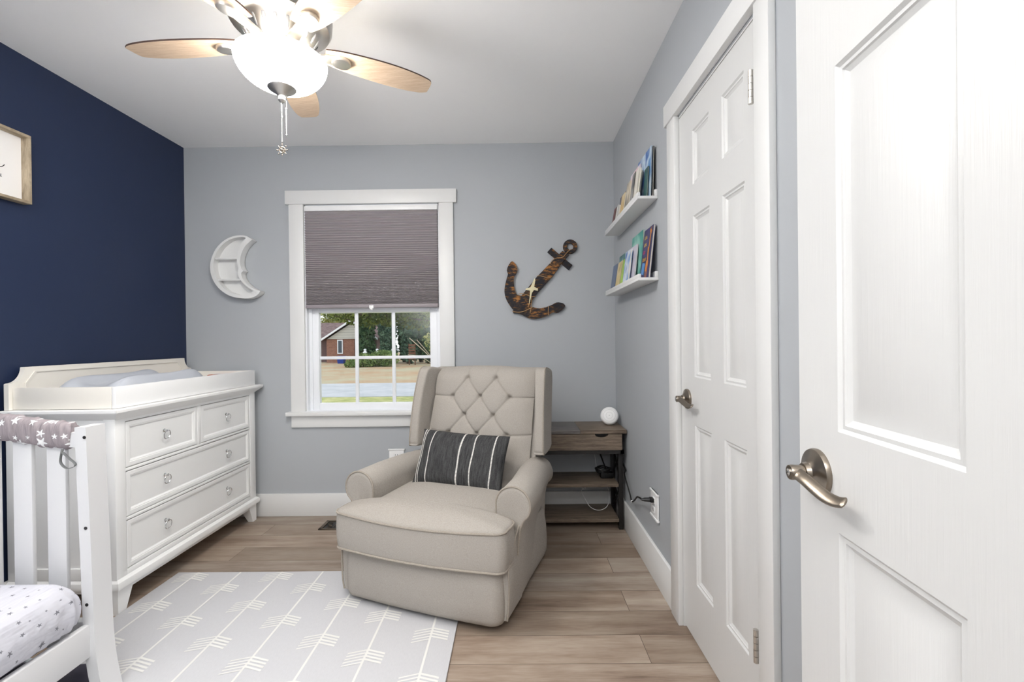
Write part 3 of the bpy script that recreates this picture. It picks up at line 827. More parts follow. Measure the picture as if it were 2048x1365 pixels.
for zf, sc in ((lambda x, y: top(x, y)+.001, 1.004), (lambda x, y: .252, .995)):
    m = MB(); m.tube([(cc[0]+(x-cc[0])*sc, cc[1]+(y-cc[1])*sc, zf(x, y)) for x, y in front], .0048, 8)
    obj('piping', m, M['linend'], seat, local=True)
# arms: rolled profile swept from front to back
def armprof(s, n=18):
    c = (.380, .466); r = .076
    pts = [(.312, .30), (.306, .40)]
    pts += [(c[0]+r*cos(rad(a)), c[1]+r*sin(rad(a))) for a in [180-i*(215/n) for i in range(n+1)]]
    pts += [(.425, .405), (.412, .375), (.404, .33), (.400, .26), (.397, .16), (.392, .09), (.388, .05), (.37, .044), (.34, .06), (.325, .2)]
    return [(s*u, z) for u, z in pts]
for s in (1, -1):
    P_ = armprof(s); cen = (s*.37, .40)
    m = MB(); rings = []
    for w_, k, zo in ((.118, .55, 0), (.112, .86, 0), (.114, .965, 0), (.122, 1.0, 0), (.30, 1.0, .002), (.48, 1.0, .002), (.62, .99, -.004), (.70, .95, -.012), (.745, .86, -.03), (.76, .7, -.04)):
        ring = []
        for u, z in P_:
            uu = cen[0]+(u-cen[0])*k; zz = cen[1]+(z-cen[1])*k+zo
            if w_ > .5: zz = max(zz, .05+(w_-.5)*.30)
            uu -= s*.055*max(0, min(1, (w_-.25)/.40))
            ring.append((uu, w_, zz))
        rings.append(ring)
    m.loft(rings)
    # lower front facing strip below the roll meets the base corner
    ar = obj('arm', m, M['linen'], CH, local=True, ang=55)
    m = MB(); path = [(cen[0]+(u-cen[0])*.99, .115, cen[1]+(z-cen[1])*.99) for u, z in P_[1:-6]]
    m.tube(path, .0046, 8)
    obj('piping', m, M['linend'], ar, local=True)
    # side front panel: brings the side down to the front corner of the base
    m = MB(); rings = []
    for w_, zt2 in ((.012, .285), (.02, .30), (.06, .33), (.11, .37), (.16, .38), (.20, .37)):
        k = 0 if w_ > .015 else -.006
        rings.append([(s*(.345), w_, zt2), (s*(.392+k), w_, zt2-.01), (s*(.399+k), w_, .20), (s*(.394+k), w_, .09), (s*(.386+k), w_, .044), (s*.345, w_, .044)])
    m.loft(rings); obj('side_panel', m, M['linen'], ar, local=True, ang=50)
    m = MB(); m.tube(spline([(s*.404, .118, .385), (s*.400, .06, .33), (s*.394, .014, .27), (s*.397, .010, .18), (s*.393, .010, .09), (s*.387, .012, .046)], 5), .004, 8)
    obj('piping', m, M['linend'], ar, local=True)
# back
lean = lambda z: .585+(z-.45)*.30
tuf = []
for k, z in enumerate((.925, .83, .735, .64, .545)):
    for u in ((-.085, .085) if k % 2 == 0 else (-.17, 0, .17)): tuf.append((u, z))
seg = []
for i, a in enumerate(tuf):
    for c in tuf[i+1:]:
        if abs(abs(a[1]-c[1])-.095) < .01 and abs(a[0]-c[0]) < .1: seg.append((a, c))
for u, z in tuf:
    if abs(u) > .15: seg.append(((u, z), (u*1.9, z+.003)))
    if z > .9: seg.append(((u, z), (u*1.08, 1.02)))
def dseg(p, a, c):
    ax, ay = c[0]-a[0], c[1]-a[1]; t = max(0, min(1, ((p[0]-a[0])*ax+(p[1]-a[1])*ay)/(ax*ax+ay*ay)))
    return math.hypot(p[0]-a[0]-ax*t, p[1]-a[1]-ay*t)
HWB = lambda z: .300+.0*(z-.5)
def backf(u_, v_):
    z0_, z1_ = .42, .988
    u = (2*u_-1); z = z0_+(z1_-z0_)*v_
    x = u*HWB(z); crown = .018*(1-u*u)*v_**4
    dmin = min(dseg((x, z), a, c) for a, c in seg); dt = min(math.hypot(x-a[0], z-a[1]) for a in tuf)
    puff = .054*(1-abs(u)**4)-.0075*math.exp(-dmin/.0035)-.008*math.exp(-dmin/.03)-.017*math.exp(-(dt/.012)**2)-.010*math.exp(-dt/.025)
    w_ = lean(z)-puff
    e = max(0, (v_-.86)/.14); w_ += .075*(1-math.sqrt(max(0, 1-e*e)))
    zz = z+crown-.004*e**3
    return Vector((x, w_, zz))
m = MB(); m.grid(backf, 150, 150)
back = obj('tufted_back', m, M['linen'], CH, local=True, ang=80)
m = MB(); rings = []
for z in (.30, .5, .8, .93, .972, .990):
    e = max(0, (z-.9)/.105); a = lean(z)+.02+.04*e*e; c = lean(z)+.13-.05*e*e
    rings.append([(-.325, a, z), (.325, a, z), (.325, c, z), (-.325, c, z)])
m.loft(rings); obj('back_shell', m, M['linen'], CH, local=True, ang=50)
# wings
for s in (1, -1):
    prof = [(.575, .562), (.562, .575), (.560, .60), (.575, .70), (.600, .82), (.632, .922), (.655, .974), (.672, .991), (.70, .997), (.74, .992), (.80, .98), (.83, .95), (.80, .82), (.75, .62), (.735, .565)]
    prof = [(p.x, p.y) for p in spline([(a, c, 0) for a, c in prof], 4, closed=True)]
    cw, cz = .68, .80
    def ring(u_out, k, du=0):
        out = []
        for w_, z in prof:
            ww = cw+(w_-cw)*k; zz = cz+(z-cz)*(1-(1-k)*.45)
            t = max(0, min(1, (ww-.56)/.22)); low = max(0, (.75-zz))*.10
            lean_in = u_out
            out.append((lean_in, ww, zz, t, low))
        return out
    m = MB(); rings = []
    # from the outer side to the inner side
    for f_, k in ((0, .80), (.0, .90), (.04, .965), (.14, .995), (.35, 1.0), (.65, 1.0), (.86, .995), (.96, .965), (1.0, .90), (1.0, .75)):
        rr2 = []
        for (_, ww, zz, t, low) in ring(0, k):
            uo = .391-.010*t-.024*max(0, (zz-.6)); ui = .342-.048*t-low*.4
            rr2.append((s*(uo+(ui-uo)*f_), ww, zz))
        rings.append(rr2)
    m.loft(rings); wg = obj('wing', m, M['linen'], CH, local=True, ang=60)
    for f_ in (.10, .90):
        pts = []
        for (_, ww, zz, t, low) in ring(0, .985):
            uo = .391-.010*t-.024*max(0, (zz-.6)); ui = .342-.048*t-low*.4
            pts.append((s*(uo+(ui-uo)*f_), ww, zz))
        if f_ > .5 : continue
        m = MB(); m.tube(pts, .0042, 8, closed=True); obj('piping', m, M['linend'], wg, local=True)

# throw pillow
Mp = Matrix.Translation((-.413, 1.932, 0)) @ Matrix.Rotation(rad(-19), 4, 'Z') @ Matrix.Translation((-.003, .418, .548)) @ Matrix.Rotation(rad(-25), 4, 'X') @ Matrix.Rotation(rad(1.5), 4, 'Y')
m = MB()
for sg in (-1, 1):
    def pf(u, v):
        a, c = 2*u-1, 2*v-1
        t = (max(0, 1-abs(a)**3.2)*max(0, 1-abs(c)**3.2))**.6
        px = .243*a*(1-.035*(1-c*c)*abs(a)); pz = .140*c*(1-.05*(1-a*a)*abs(c))
        wr = .004*sin(9*a+5*c)*t
        return Vector((px, sg*(.058*t+wr), pz))
    m.grid(pf, 44, 30)
pl = obj('throw_pillow', m, M['pillow'], kind='structure', weld=True, ang=80)
del pl['kind']; pl.matrix_basis = Mp
tag(pl, 'charcoal lumbar pillow with white stripes leaning on the recliner back', 'pillow')

# ------------------------------------------------------------------ side table in the corner
sx0, sx1, sy0, sy1 = .02, .642, 2.742, 3.040
ST = thing('console_table', 'weathered brown three tier console table with black frame in the corner', 'console table', ((sx0+sx1)/2, (sy0+sy1)/2, 0))
obj('table_top', MB().box(.380, sx1+.010, sy0, sy1, .586, .608, .002), M['shelfwood'], ST)
o = obj('lift_lid', MB().box(sx0, .379, sy0, sy1, .586, .608, .002), M['shelfwood2'], ST); o['label'] = 'greyer hinged lid of the table top'
dr = MB(); zc_ = .586
notch = [(sx0+.02, .488), (.625, .488), (.625, .583), (.546, .583)]+[(.505+.040*cos(rad(a)), .583-.020*sin(rad(a))) for a in range(0, 181, 15)]+[(.464, .583), (sx0+.02, .583)]
dr.prism(notch, 'xz', sy0+.006, sy0+.024)
d_ = obj('drawer', dr, M['shelfwood'], ST)
obj('drawer_box', MB().box(sx0+.03, .62, sy0+.03, sy1-.02, .492, .585), M['plastic'], d_)
m = MB()
m.box(sx0, sx1-.005, sy0+.008, sy0+.030, .464, .486); m.box(sx0, sx1-.005, sy1-.03, sy1-.008, .464, .486)
m.box(sx1-.027, sx1-.005, sy0+.008, sy1-.008, .464, .486)
obj('rail', m, M['black'], ST)
for x in (sx0+.0, sx1-.030):
    for y in (sy0+.046, sy1-.034): obj('leg', MB().box(x, x+.026, y, y+.026, 0, .586, .001), M['black'], ST)
for z in (.262, .052): obj('shelf_board', MB().box(sx0+.004, sx1-.034, sy0+.03, sy1-.012, z, z+.020, .001), M['shelfwood'], ST)
for x in (sx0+.013, sx1-.017):
    for za, zb_ in ((.285, .46), (.075, .26)):
        m = MB(); m.tube([(x, sy0+.06, za), (x, sy1-.03, zb_)], .006, 4); m.tube([(x+.001, sy0+.06, zb_), (x+.001, sy1-.03, za)], .006, 4)
        obj('cross_brace', m, M['black'], ST)
# night light
nd = Vector((-.22, -.93, .30)).normalized(); nc = Vector((.584, 2.905, .6640))
m = MB(); m.lathe([(0, -.038), (.040, -.038), (.050, -.032), (.055, -.02), (.0555, 0), (.0545, .014), (.050, .022), (.043, .0265), (.030, .028), (0, .0285)], nc, nd, 48)
nl = obj('sound_machine', m, M['wplastic'], ang=40); tag(nl, 'round white sound machine standing on the corner console table', 'sound machine')
m = MB()
for r_ in (.036, .020): m.tube([nc+nd*.0282+(nd.cross(Vector((0, 0, 1))).normalized()*cos(a)+nd.cross(nd.cross(Vector((0, 0, 1)))).normalized()*sin(a))*r_ for a in [2*PI*i/40 for i in range(40)]], .0006, 5, closed=True)
m.sphere(nc+nd*.0285, .0025, 5)
obj('face_ring', m, plain('light grey print', lin(190, 190, 190), .5), nl)
# adapter on the middle shelf
pa_ = thing('power_adapter', 'black power adapter with coiled cable on the middle shelf of the console', 'adapter', (.555, 2.90, .282))
obj('body', MB().box(.52, .60, 2.87, 2.93, .283, .318, .006), M['plastic'], pa_)
m = MB()
for k in range(4): m.tube([(.535+(.036+.004*k)*cos(a), 2.88+(.03+.003*k)*sin(a), .325+.007*k+.004*sin(3*a+k)) for a in [2*PI*i/28 for i in range(28)]], .0042, 7, closed=True)
m.tube(spline([(.555, 2.90, .34), (.545, 2.95, .38), (.53, 2.98, .43), (.515, 3.0, .50), (.51, 3.03, .56)], 8), .0045, 7)
obj('cable', m, M['plastic'], pa_)
m = MB(); m.tube(spline([(.39, 3.03, .262), (.392, 3.01, .235), (.40, 2.99, .205), (.425, 2.97, .19), (.41, 2.95, .18), (.43, 2.92, .14), (.455, 2.88, .105), (.50, 2.86, .092), (.55, 2.88, .10), (.575, 2.91, .125), (.585, 2.95, .16), (.575, 3.0, .25)], 8), .0016, 6)
m.tube(spline([(.425, 2.97, .19), (.44, 2.968, .20), (.43, 2.966, .185), (.415, 2.968, .192)], 6), .0016, 6)
tag(obj('charging_cord', m, M['wplastic']), 'thin white cord looping between the lower two shelves of the console', 'cord')
m = MB(); m.tube(spline([(.500, 3.03, .50), (.503, 3.02, .44), (.51, 3.0, .36), (.515, 2.985, .30)], 8), .0015, 6)
tag(obj('charging_cord', m, M['wplastic']), 'thin white cord hanging down to the middle shelf of the console', 'cord')
# outlets
def outlet(loc, axis, label, w_=.076, h_=.126):
    o = thing('wall_outlet', label, 'outlet', loc)
    def bx(mb, a0, a1, z0, z1, d0, d1, b=0):
        if axis == 'x': mb.box(loc[0]-d1, loc[0]-d0, loc[1]+a0, loc[1]+a1, loc[2]+z0, loc[2]+z1, b)
        else: mb.box(loc[0]+a0, loc[0]+a1, loc[1]-d1, loc[1]-d0, loc[2]+z0, loc[2]+z1, b)
        return mb
    p = MB(); bx(p, -w_/2+.006, w_/2-.006, -h_/2, h_/2, .001, .009, .002)
    bx(p, -w_/2, w_/2, h_/2-.010, h_/2, .001, .013, .002); bx(p, -w_/2, w_/2, -h_/2, -h_/2+.010, .001, .013, .002)
    obj('cover_plate', p, M['wplastic'], o)
    for z in (.022, -.022):
        r = obj('socket', bx(MB(), -.017, .017, z-.014, z+.014, .0085, .0115, .003), M['wplastic'], o)
        s_ = MB(); bx(s_, -.008, -.0055, z-.003, z+.006, .011, .012); bx(s_, .0055, .008, z-.003, z+.006, .011, .012); bx(s_, -.002, .002, z-.009, z-.005, .011, .012)
        obj('slot', s_, M['black'], r)
    return o
outlet((XR-.001, 2.205, .358), 'x', 'white wall outlet with black plug beside the closet door', .12, .13)
outlet((-.788, YB-.001, .375), 'y', 'white wall outlet under the window half hidden by the recliner arm', .11, .126)
pc = thing('power_cable', 'black cord plugged into the outlet beside the closet door', 'power cord', (.64, 2.3, .25))
m = MB(); m.box(XR-.030, XR-.0125, 2.188, 2.222, .372, .392, .004); m.tube([(XR-.028, 2.205, .382), (XR-.052, 2.21, .381), (XR-.066, 2.213, .380)], [.0105, .009, .0055], 10)
obj('plug', m, M['plastic'], pc)
m = MB(); m.tube(spline([(XR-.064, 2.213, .380), (.598, 2.27, .370), (.615, 2.38, .335), (.630, 2.50, .275), (.632, 2.56, .25), (.634, 2.60, .27), (.632, 2.64, .30), (.630, 2.69, .335), (.6335, 2.735, .352), (.649, 2.77, .365), (.651, 2.85, .38), (.651, 2.95, .42)], 10), .0042, 8)
obj('cable', m, M['plastic'], pc)
obj('cable_tie', MB().lathe([(0, -.004), (.006, -.004), (.006, .004), (0, .004)], (.632, 2.555, .251), (0, 1, .3), 12), M['wplastic'], pc)

# floor register
m = MB(); fr2 = MB()
fv = thing('floor_register', 'bronze scrollwork floor register under the window beside the recliner', 'floor vent', (-1.07, 2.89, 0))
m.box(-1.215, -.92, 2.822, 2.837, .0005, .006, .002); m.box(-1.215, -.92, 2.947, 2.962, .0005, .006, .002); m.box(-1.215, -1.195, 2.822, 2.962, .0005, .006, .002); m.box(-.94, -.92, 2.822, 2.962, .0005, .006, .002)
obj('vent_frame', m, M['ventmetal'], fv)
obj('duct_recess', MB().box(-1.20, -.93, 2.835, 2.95, .0004, .0012), M['plastic'], fv)
m = MB()
for k in range(4):
    xc = -1.165+.065*k
    for sg in (1, -1):
        m.tube([(xc+sg*(.004+.022*t_)*cos(5.0*t_*sg), 2.892+sg*.022+(.004+.020*t_)*sin(5.0*t_), .0035) for t_ in [i/16 for i in range(17)]], .0022, 5)
    m.tube([(xc+.032, 2.836, .0032), (xc+.032, 2.95, .0032)], .002, 5)
obj('scroll_grille', m, M['ventmetal'], fv)

# ------------------------------------------------------------------ picture ledges and books
def ledge(z, label):
    o = thing('picture_ledge', label, 'shelf', (XR-.045, 2.51, z), group='white picture ledges')
    ya, yb = 2.128, 2.90
    obj('ledge_board', MB().box(XR-.092, XR-.001, ya, yb, z, z+.013, .001), M['white'], o)
    obj('ledge_back', MB().box(XR-.014, XR-.001, ya, yb, z+.013, z+.042, .001), M['white'], o)
    obj('ledge_lip', MB().box(XR-.092, XR-.080, ya, yb, z+.013, z+.030, .001), M['white'], o)
ledge(1.786, 'upper white picture ledge on the grey wall, packed with thin books')
ledge(1.413, 'lower white picture ledge on the grey wall, books facing out')
def cover_mat(name, cols, sc=14, seed=0):
    t = NT(name); n_ = t.noise(t.coord(loc=(seed, seed*1.7, seed*.6)), sc, 2, .4); k = len(cols)
    t.col(t.ramp(n_, [(.36+.3*i/max(1, k-1), c) for i, c in enumerate(cols)])); return t.set(.35, 0, .5)
def book(z, yn, wd, ht, tk, xb, xt, cols, label, group, sc=14, zup=0, skew=0):
    """standing on a ledge: yn near end, xb / xt the front cover's distance from the wall at foot and top"""
    dz = math.sqrt(max(.0001, ht*ht-(xb-xt)**2)); lean_ = Vector((xb-xt, 0, dz)).normalized(); nrm = Vector((-lean_.z, 0, lean_.x))
    B0 = Vector((XR-xb, yn, z+.0135)); 
    def slab(mb, t0, t1, y0_, y1_, h0, h1, b=.0006):
        pts = [B0+lean_*h+Vector((0, y-yn+skew*h, 0))-nrm*t for t in (t0, t1) for h in (h0, h1) for y in (y0_, y1_)]
        t = bmesh.new(); vs = [t.verts.new(p) for p in pts]
        for f in ((0, 1, 3, 2), (4, 6, 7, 5), (0, 4, 5, 1), (2, 3, 7, 6), (0, 2, 6, 4), (1, 5, 7, 3)): t.faces.new([vs[i] for i in f])
        bmesh.ops.recalc_face_normals(t, faces=t.faces[:]); mb.merge(t)
    m = MB(); c = .0012
    slab(m, 0, c, yn, yn+wd, 0, ht); slab(m, tk-c, tk, yn, yn+wd, 0, ht); slab(m, c, tk-c, yn+wd-.002, yn+wd, 0, ht)
    o = obj('picture_book', m, cover_mat(label[:40], cols, sc, rnd.random()*9)); tag(o, label, 'book', group)
    pg = MB(); slab(pg, c, tk-c, yn+.003, yn+wd-.002, .003, ht-.003)
    o2 = bpy.data.objects  # pages follow the cover
    p = obj('pages', pg, M['pages'], o)
    return o, B0, lean_, nrm
ZL = 1.413; G = 'books on the lower ledge'
bk1, B0, Ln, Nn = book(ZL, 2.135, .150, .246, .010, .046, .018, [lin(40, 44, 86), lin(52, 48, 98), lin(84, 66, 128)], 'navy picture book with an orange long-necked animal, nearest on the lower ledge', G, 9)
def on_cover(mb, y, h, w_, hh, ang=0):
    c = B0+Ln*h+Vector((0, y, 0))+Nn*.0007
    pts = []
    for a, b_ in ((-1, -1), (1, -1), (1, 1), (-1, 1)):
        yy = a*w_/2; h2 = b_*hh/2
        pts.append(c+Vector((0, yy*cos(ang)-h2*sin(ang), 0))+Ln*(yy*sin(ang)+h2*cos(ang)))
    mb.face(pts); return mb
m = MB()
for y, h, w_, hh, a in ((.035, .17, .013, .09, .10), (.043, .115, .016, .07, -.12), (.048, .06, .036, .05, .2), (.030, .222, .030, .016, .5), (.038, .03, .008, .05, .1), (.060, .03, .008, .05, -.1), (.024, .235, .006, .014, .2)): on_cover(m, y, h, w_, hh, a)
obj('cover_animal', m, plain('orange print', lin(214, 138, 62), .5), bk1)
for hrow, n_, col_, nm in ((.205, 3, lin(226, 190, 92), 'a'), (.170, 3, lin(226, 190, 92), 'b'), (.135, 2, lin(206, 70, 110), 'c'), (.098, 4, lin(222, 178, 84), 'd')):
    m = MB()
    for i in range(n_):
        y = .125-.0155*i
        on_cover(m, y, hrow, .0035, .018); on_cover(m, y-.006, hrow+(.004 if i % 2 else -.005), .008, .0035); on_cover(m, y-.009, hrow-.002, .003, .012)
    obj('cover_lettering', m, plain('cover lettering '+nm, col_, .5), bk1)
m = MB(); on_cover(m, .105, .055, .05, .055, .2)
obj('cover_water', m, plain('light blue print', lin(86, 140, 196), .5), bk1)
book(ZL, 2.315, .215, .262, .008, .030, .016, [lin(36, 116, 112), lin(70, 160, 146), lin(150, 204, 190)], 'tall teal green picture book behind the others on the lower ledge', G, 9)
book(ZL, 2.375, .14, .205, .006, .052, .030, [lin(206, 202, 214), lin(232, 224, 232)], 'thin pale lilac book leaning in front of the tall teal book', G, 8)
book(ZL, 2.430, .105, .190, .011, .074, .050, [lin(70, 120, 190), lin(226, 232, 240), lin(110, 160, 214)], 'white and blue picture book on the lower ledge beside the lime green book', G, 12)
book(ZL, 2.545, .07, .165, .006, .073, .045, [lin(140, 186, 60), lin(182, 210, 86)], 'lime green picture book behind the white and blue book', G, 8)
book(ZL, 2.620, .015, .205, .010, .030, .022, [lin(24, 24, 26), lin(34, 34, 36)], 'narrow black book spine rising beside the dark teal cover', G, 8)
book(ZL, 2.625, .10, .165, .010, .074, .046, [lin(214, 192, 120), lin(226, 206, 160), lin(190, 172, 110)], 'tan yellow picture book towards the far end of the lower ledge', G, 8)
book(ZL, 2.640, .19, .215, .007, .032, .018, [lin(40, 92, 96), lin(70, 132, 134), lin(200, 220, 224)], 'dark teal picture book at the back of the lower ledge far end', G, 9)
book(ZL, 2.735, .12, .165, .008, .074, .050, [lin(96, 112, 140), lin(72, 92, 126)], 'slate blue picture book last on the lower ledge, nearest the window wall', G, 8)
ZU = 1.786; G = 'books on the upper ledge'
ub = [
 (2.140, .20, .232, .006, .022, .015, [lin(24, 24, 28), lin(40, 40, 46)], 'black backed large book flat against the wall on the upper ledge'),
 (2.150, .23, .238, .005, .030, .021, [lin(80, 140, 196), lin(206, 224, 236), lin(60, 110, 180)], 'tall sea blue and white picture book at the near end, upper ledge'),
 (2.165, .055, .150, .005, .042, .032, [lin(40, 84, 84), lin(70, 110, 108)], 'small dark teal book at the near end of the upper ledge'),
 (2.225, .14, .168, .012, .077, .040, [lin(226, 220, 206), lin(236, 232, 222)], 'thick cream board book leaning back on the upper ledge'),
 (2.262, .14, .170, .006, .077, .042, [lin(30, 30, 34), lin(226, 222, 214)], 'thin black and white book beside the thick cream board book'),
 (2.292, .14, .172, .006, .077, .044, [lin(44, 44, 48), lin(200, 196, 190)], 'thin charcoal book third from the cream board book'),
 (2.300, .19, .212, .005, .042, .031, [lin(226, 170, 180), lin(236, 222, 226), lin(196, 196, 220)], 'pale pink and white picture book rising above its neighbours'),
 (2.335, .13, .160, .007, .077, .046, [lin(190, 182, 164), lin(206, 198, 180)], 'beige book leaning in the middle of the upper ledge'),
 (2.395, .14, .165, .009, .077, .046, [lin(40, 38, 40), lin(226, 214, 190)], 'dark covered book with cream pages, middle of the upper ledge'),
 (2.450, .14, .158, .010, .077, .048, [lin(190, 196, 190), lin(214, 208, 190)], 'sage and cream picture book behind the dark covered one'),
 (2.510, .13, .140, .008, .077, .050, [lin(216, 180, 110), lin(232, 214, 170)], 'golden tan book between the sage book and the blue book'),
 (2.570, .14, .150, .009, .077, .050, [lin(86, 112, 152), lin(110, 138, 178)], 'denim blue book leaning on the upper ledge'),
 (2.600, .17, .182, .006, .040, .024, [lin(120, 112, 116), lin(90, 86, 92)], 'mauve grey book standing behind the denim blue one'),
 (2.660, .10, .118, .006, .077, .060, [lin(210, 206, 200), lin(226, 222, 214)], 'small off-white board book next to the denim blue one'),
 (2.690, .10, .120, .006, .077, .060, [lin(60, 56, 56), lin(150, 146, 140)], 'small grey board book second from the far end'),
 (2.725, .10, .120, .012, .077, .062, [lin(112, 44, 40), lin(90, 34, 34)], 'small dark red board book near the far end, upper ledge'),
 (2.775, .09, .122, .006, .077, .064, [lin(206, 200, 192), lin(226, 220, 214)], 'last small pale board book on the upper ledge, nearest the corner'),
]
lay = 0
for i, (yn, wd, ht, tk, xb, xt, cols, lab) in enumerate(ub):
    if xb > .055:
        lay += 1; nx = next((q[0] for q in ub[i+1:] if q[4] > .055), yn+.1)
        wd = min(wd, max(.03, (nx-yn)*1.0+.016)); tk = .0115; xb, xt = ((.078, .056) if lay % 2 else (.062, .040))
    book(ZU, yn, wd, ht, tk, xb, xt, cols, lab, G, 10, skew=0)

# ------------------------------------------------------------------ picture frame on the navy wall
pf_ = thing('framed_print', 'driftwood box framed white print hanging on the navy wall', 'picture', (XL, 1.73, 1.77))
fy0, fy1, fz0, fz1 = 1.38, 2.051, 1.772, 2.075; fx = XL+.040
m = MB()
m.box(XL+.001, fx, fy0, fy1, fz1-.012, fz1, .001); m.box(XL+.001, fx, fy0, fy1, fz0, fz0+.012, .001)
m.box(XL+.001, fx, fy0, fy0+.012, fz0+.012, fz1-.012, .001); m.box(XL+.001, fx, fy1-.012, fy1, fz0+.012, fz1-.012, .001)
obj('frame', m, M['frame'], pf_)
pr_ = obj('print', MB().box(XL+.002, XL+.006, fy0+.011, fy1-.011, fz0+.011, fz1-.011), M['paper'], pf_)
m = MB(); m.tube(spline([(XL+.0064, 1.879, 1.930), (XL+.0064, 1.904, 1.955), (XL+.0064, 1.919, 1.940), (XL+.0064, 1.904, 1.918), (XL+.0064, 1.929, 1.906), (XL+.0064, 1.957, 1.907), (XL+.0064, 1.971, 1.920)], 8), .0016, 6)
obj('script_stroke', m, M['ink'], pr_)
m = MB(); x = XL+.0062
for a, c, z0, z1 in ((1.952, 1.954, 1.864, 1.876), (1.954, 1.960, 1.8745, 1.876), (1.954, 1.959, 1.869, 1.871), (1.954, 1.960, 1.864, 1.8655)): m.box(x, x+.0006, a, c, z0, z1)
obj('printed_letter', m, M['ink'], pr_)

# ------------------------------------------------------------------ moon shelf
def unroll(a, b, k): return (a-.0116*b)*k, -(b+.0116*a)*k
MC = (-1.763, 1.640); kq = 3.001/930/7.184
def mp(x, y): a, b = unroll(x-745, y-675, kq); return (MC[0]+a, MC[1]+b)
outer = [(895, 284), (850, 252), (800, 228), (720, 220), (620, 234), (520, 275), (430, 345), (360, 430), (310, 540), (285, 650), (292, 760), (325, 860), (380, 950), (450, 1020), (540, 1080), (640, 1115), (745, 1130), (850, 1128), (930, 1102), (985, 1066), (1012, 1022)]
innr = [(965, 1012), (895, 982), (815, 922), (760, 850), (735, 785), (738, 760), (762, 738), (760, 722), (740, 700), (720, 640), (720, 570), (740, 480), (785, 390), (838, 330)]
cavi = [(800, 262), (748, 320), (700, 420), (676, 520), (670, 610), (680, 665), (700, 700), (683, 730), (683, 770), (706, 835), (755, 905), (830, 975), (905, 1018), (865, 1050), (780, 1078), (660, 1066), (545, 1024), (455, 950), (385, 860), (345, 760), (333, 650), (350, 540), (395, 440), (465, 355), (555, 290), (650, 258), (740, 246)]
om = [(p.x, p.y) for p in spline([(a, c, 0) for a, c in outer], 3)]+[(p.x, p.y) for p in spline([(a, c, 0) for a, c in innr], 3)]
cm = [(p.x, p.y) for p in spline([(a, c, 0) for a, c in cavi], 3, closed=True)]
O2 = [mp(*p) for p in om]; C2 = [mp(*p) for p in cm]
yf, yw = YB-.060, YB-.002
ms = thing('moon_shelf', 'white crescent moon shelf with three empty compartments on the grey wall', 'wall shelf', (MC[0], yw, 1.43))
m = MB(); t = bmesh.new()
loops = []
for L_ in (O2, C2):
    vs = [t.verts.new((x, yf, z)) for x, z in L_]; es = [t.edges.new((vs[i], vs[(i+1) % len(vs)])) for i in range(len(vs))]; loops += es
bmesh.ops.triangle_fill(t, use_beauty=True, use_dissolve=False, edges=loops)
m.merge(t)
for L_, yb2 in ((O2, yw), (C2, yw-.008)):
    n = len(L_)
    for i in range(n):
        a, c = L_[i], L_[(i+1) % n]; m.face([(a[0], yf, a[1]), (c[0], yf, c[1]), (c[0], yb2, c[1]), (a[0], yb2, a[1])])
obj('moon_frame', m, M['white'], ms, weld=True, ang=30)
m = MB(); m.prism(O2, 'xz', yw-.008, yw); obj('back_panel', m, M['white'], ms)
for (xa, xb_, yy) in ((350, 678, 553), (362, 712, 862)):
    a = mp(xa, yy); c = mp(xb_, yy); m = MB(); m.box(a[0], c[0], yf+.006, yw-.008, a[1]-.006, a[1]+.006, .001); obj('shelf_board', m, M['white'], ms)

# ------------------------------------------------------------------ anchor
AC = (.151, 1.527); ka = 3.031/930/6.825
def ap(x, y): a, b = unroll(x-650, y-700, ka); return (AC[0]+a, AC[1]+b)
an = thing('hanging_anchor', 'weathered black and orange wooden anchor hung at an angle on the grey wall', 'anchor', (AC[0], YB, AC[1]))
def ppoly(pts, a, c, b=.0025, sm=0):
    if sm: pts = [(p.x, p.y) for p in spline([(x, y, 0) for x, y in pts], sm, closed=True)]
    P2 = [ap(*p) for p in pts]; m = MB(); m.prism(P2, 'xz', a, c, b if not sm else 0); return m
m = MB()
arms = [(305, 424), (270, 455), (240, 510), (232, 555), (246, 598), (232, 650), (214, 720), (200, 800), (200, 860), (216, 930), (252, 1000), (300, 1068), (318, 1090), (318, 1134), (380, 1140), (440, 1158), (500, 1190), (570, 1210), (640, 1210), (710, 1196), (790, 1168), (868, 1122), (915, 1132), (965, 1112), (1010, 1070), (1030, 1036), (1005, 1004), (960, 990), (905, 990), (850, 1020), (780, 1048), (700, 1068), (640, 1066), (585, 1052), (545, 1040), (470, 960), (420, 895), (380, 888), (350, 850), (334, 790), (326, 700), (330, 640), (345, 615), (372, 570), (374, 525), (350, 465)]
for part in (ppoly(arms, YB-.024, YB-.0002, sm=2), ppoly([(990, 285), (820, 455), (640, 640), (470, 850), (330, 1010), (330, 1120), (440, 1140), (540, 1050), (590, 940), (660, 850), (850, 640), (1000, 430), (1085, 335)], YB-.028, YB-.0002), ppoly([(840, 238), (1130, 478), (1078, 545), (785, 298)], YB-.020, YB-.003)):
    me_ = bpy.data.meshes.new('tmp'); part.bm.to_mesh(me_); m.bm.from_mesh(me_); bpy.data.meshes.remove(me_)
ctr = ap(1097, 225)
m.loft([[(ctr[0]+r_*ka*cos(2*PI*i/40), y_, ctr[1]+r_*ka*sin(2*PI*i/40)) for i in range(40)] for r_, y_ in ((97, YB-.004), (97, YB-.022), (92, YB-.025), (50, YB-.025), (45, YB-.022), (45, YB-.004))], wrap=True)
obj('anchor_body', m, M['anchor'], an, ang=30)
m = MB()
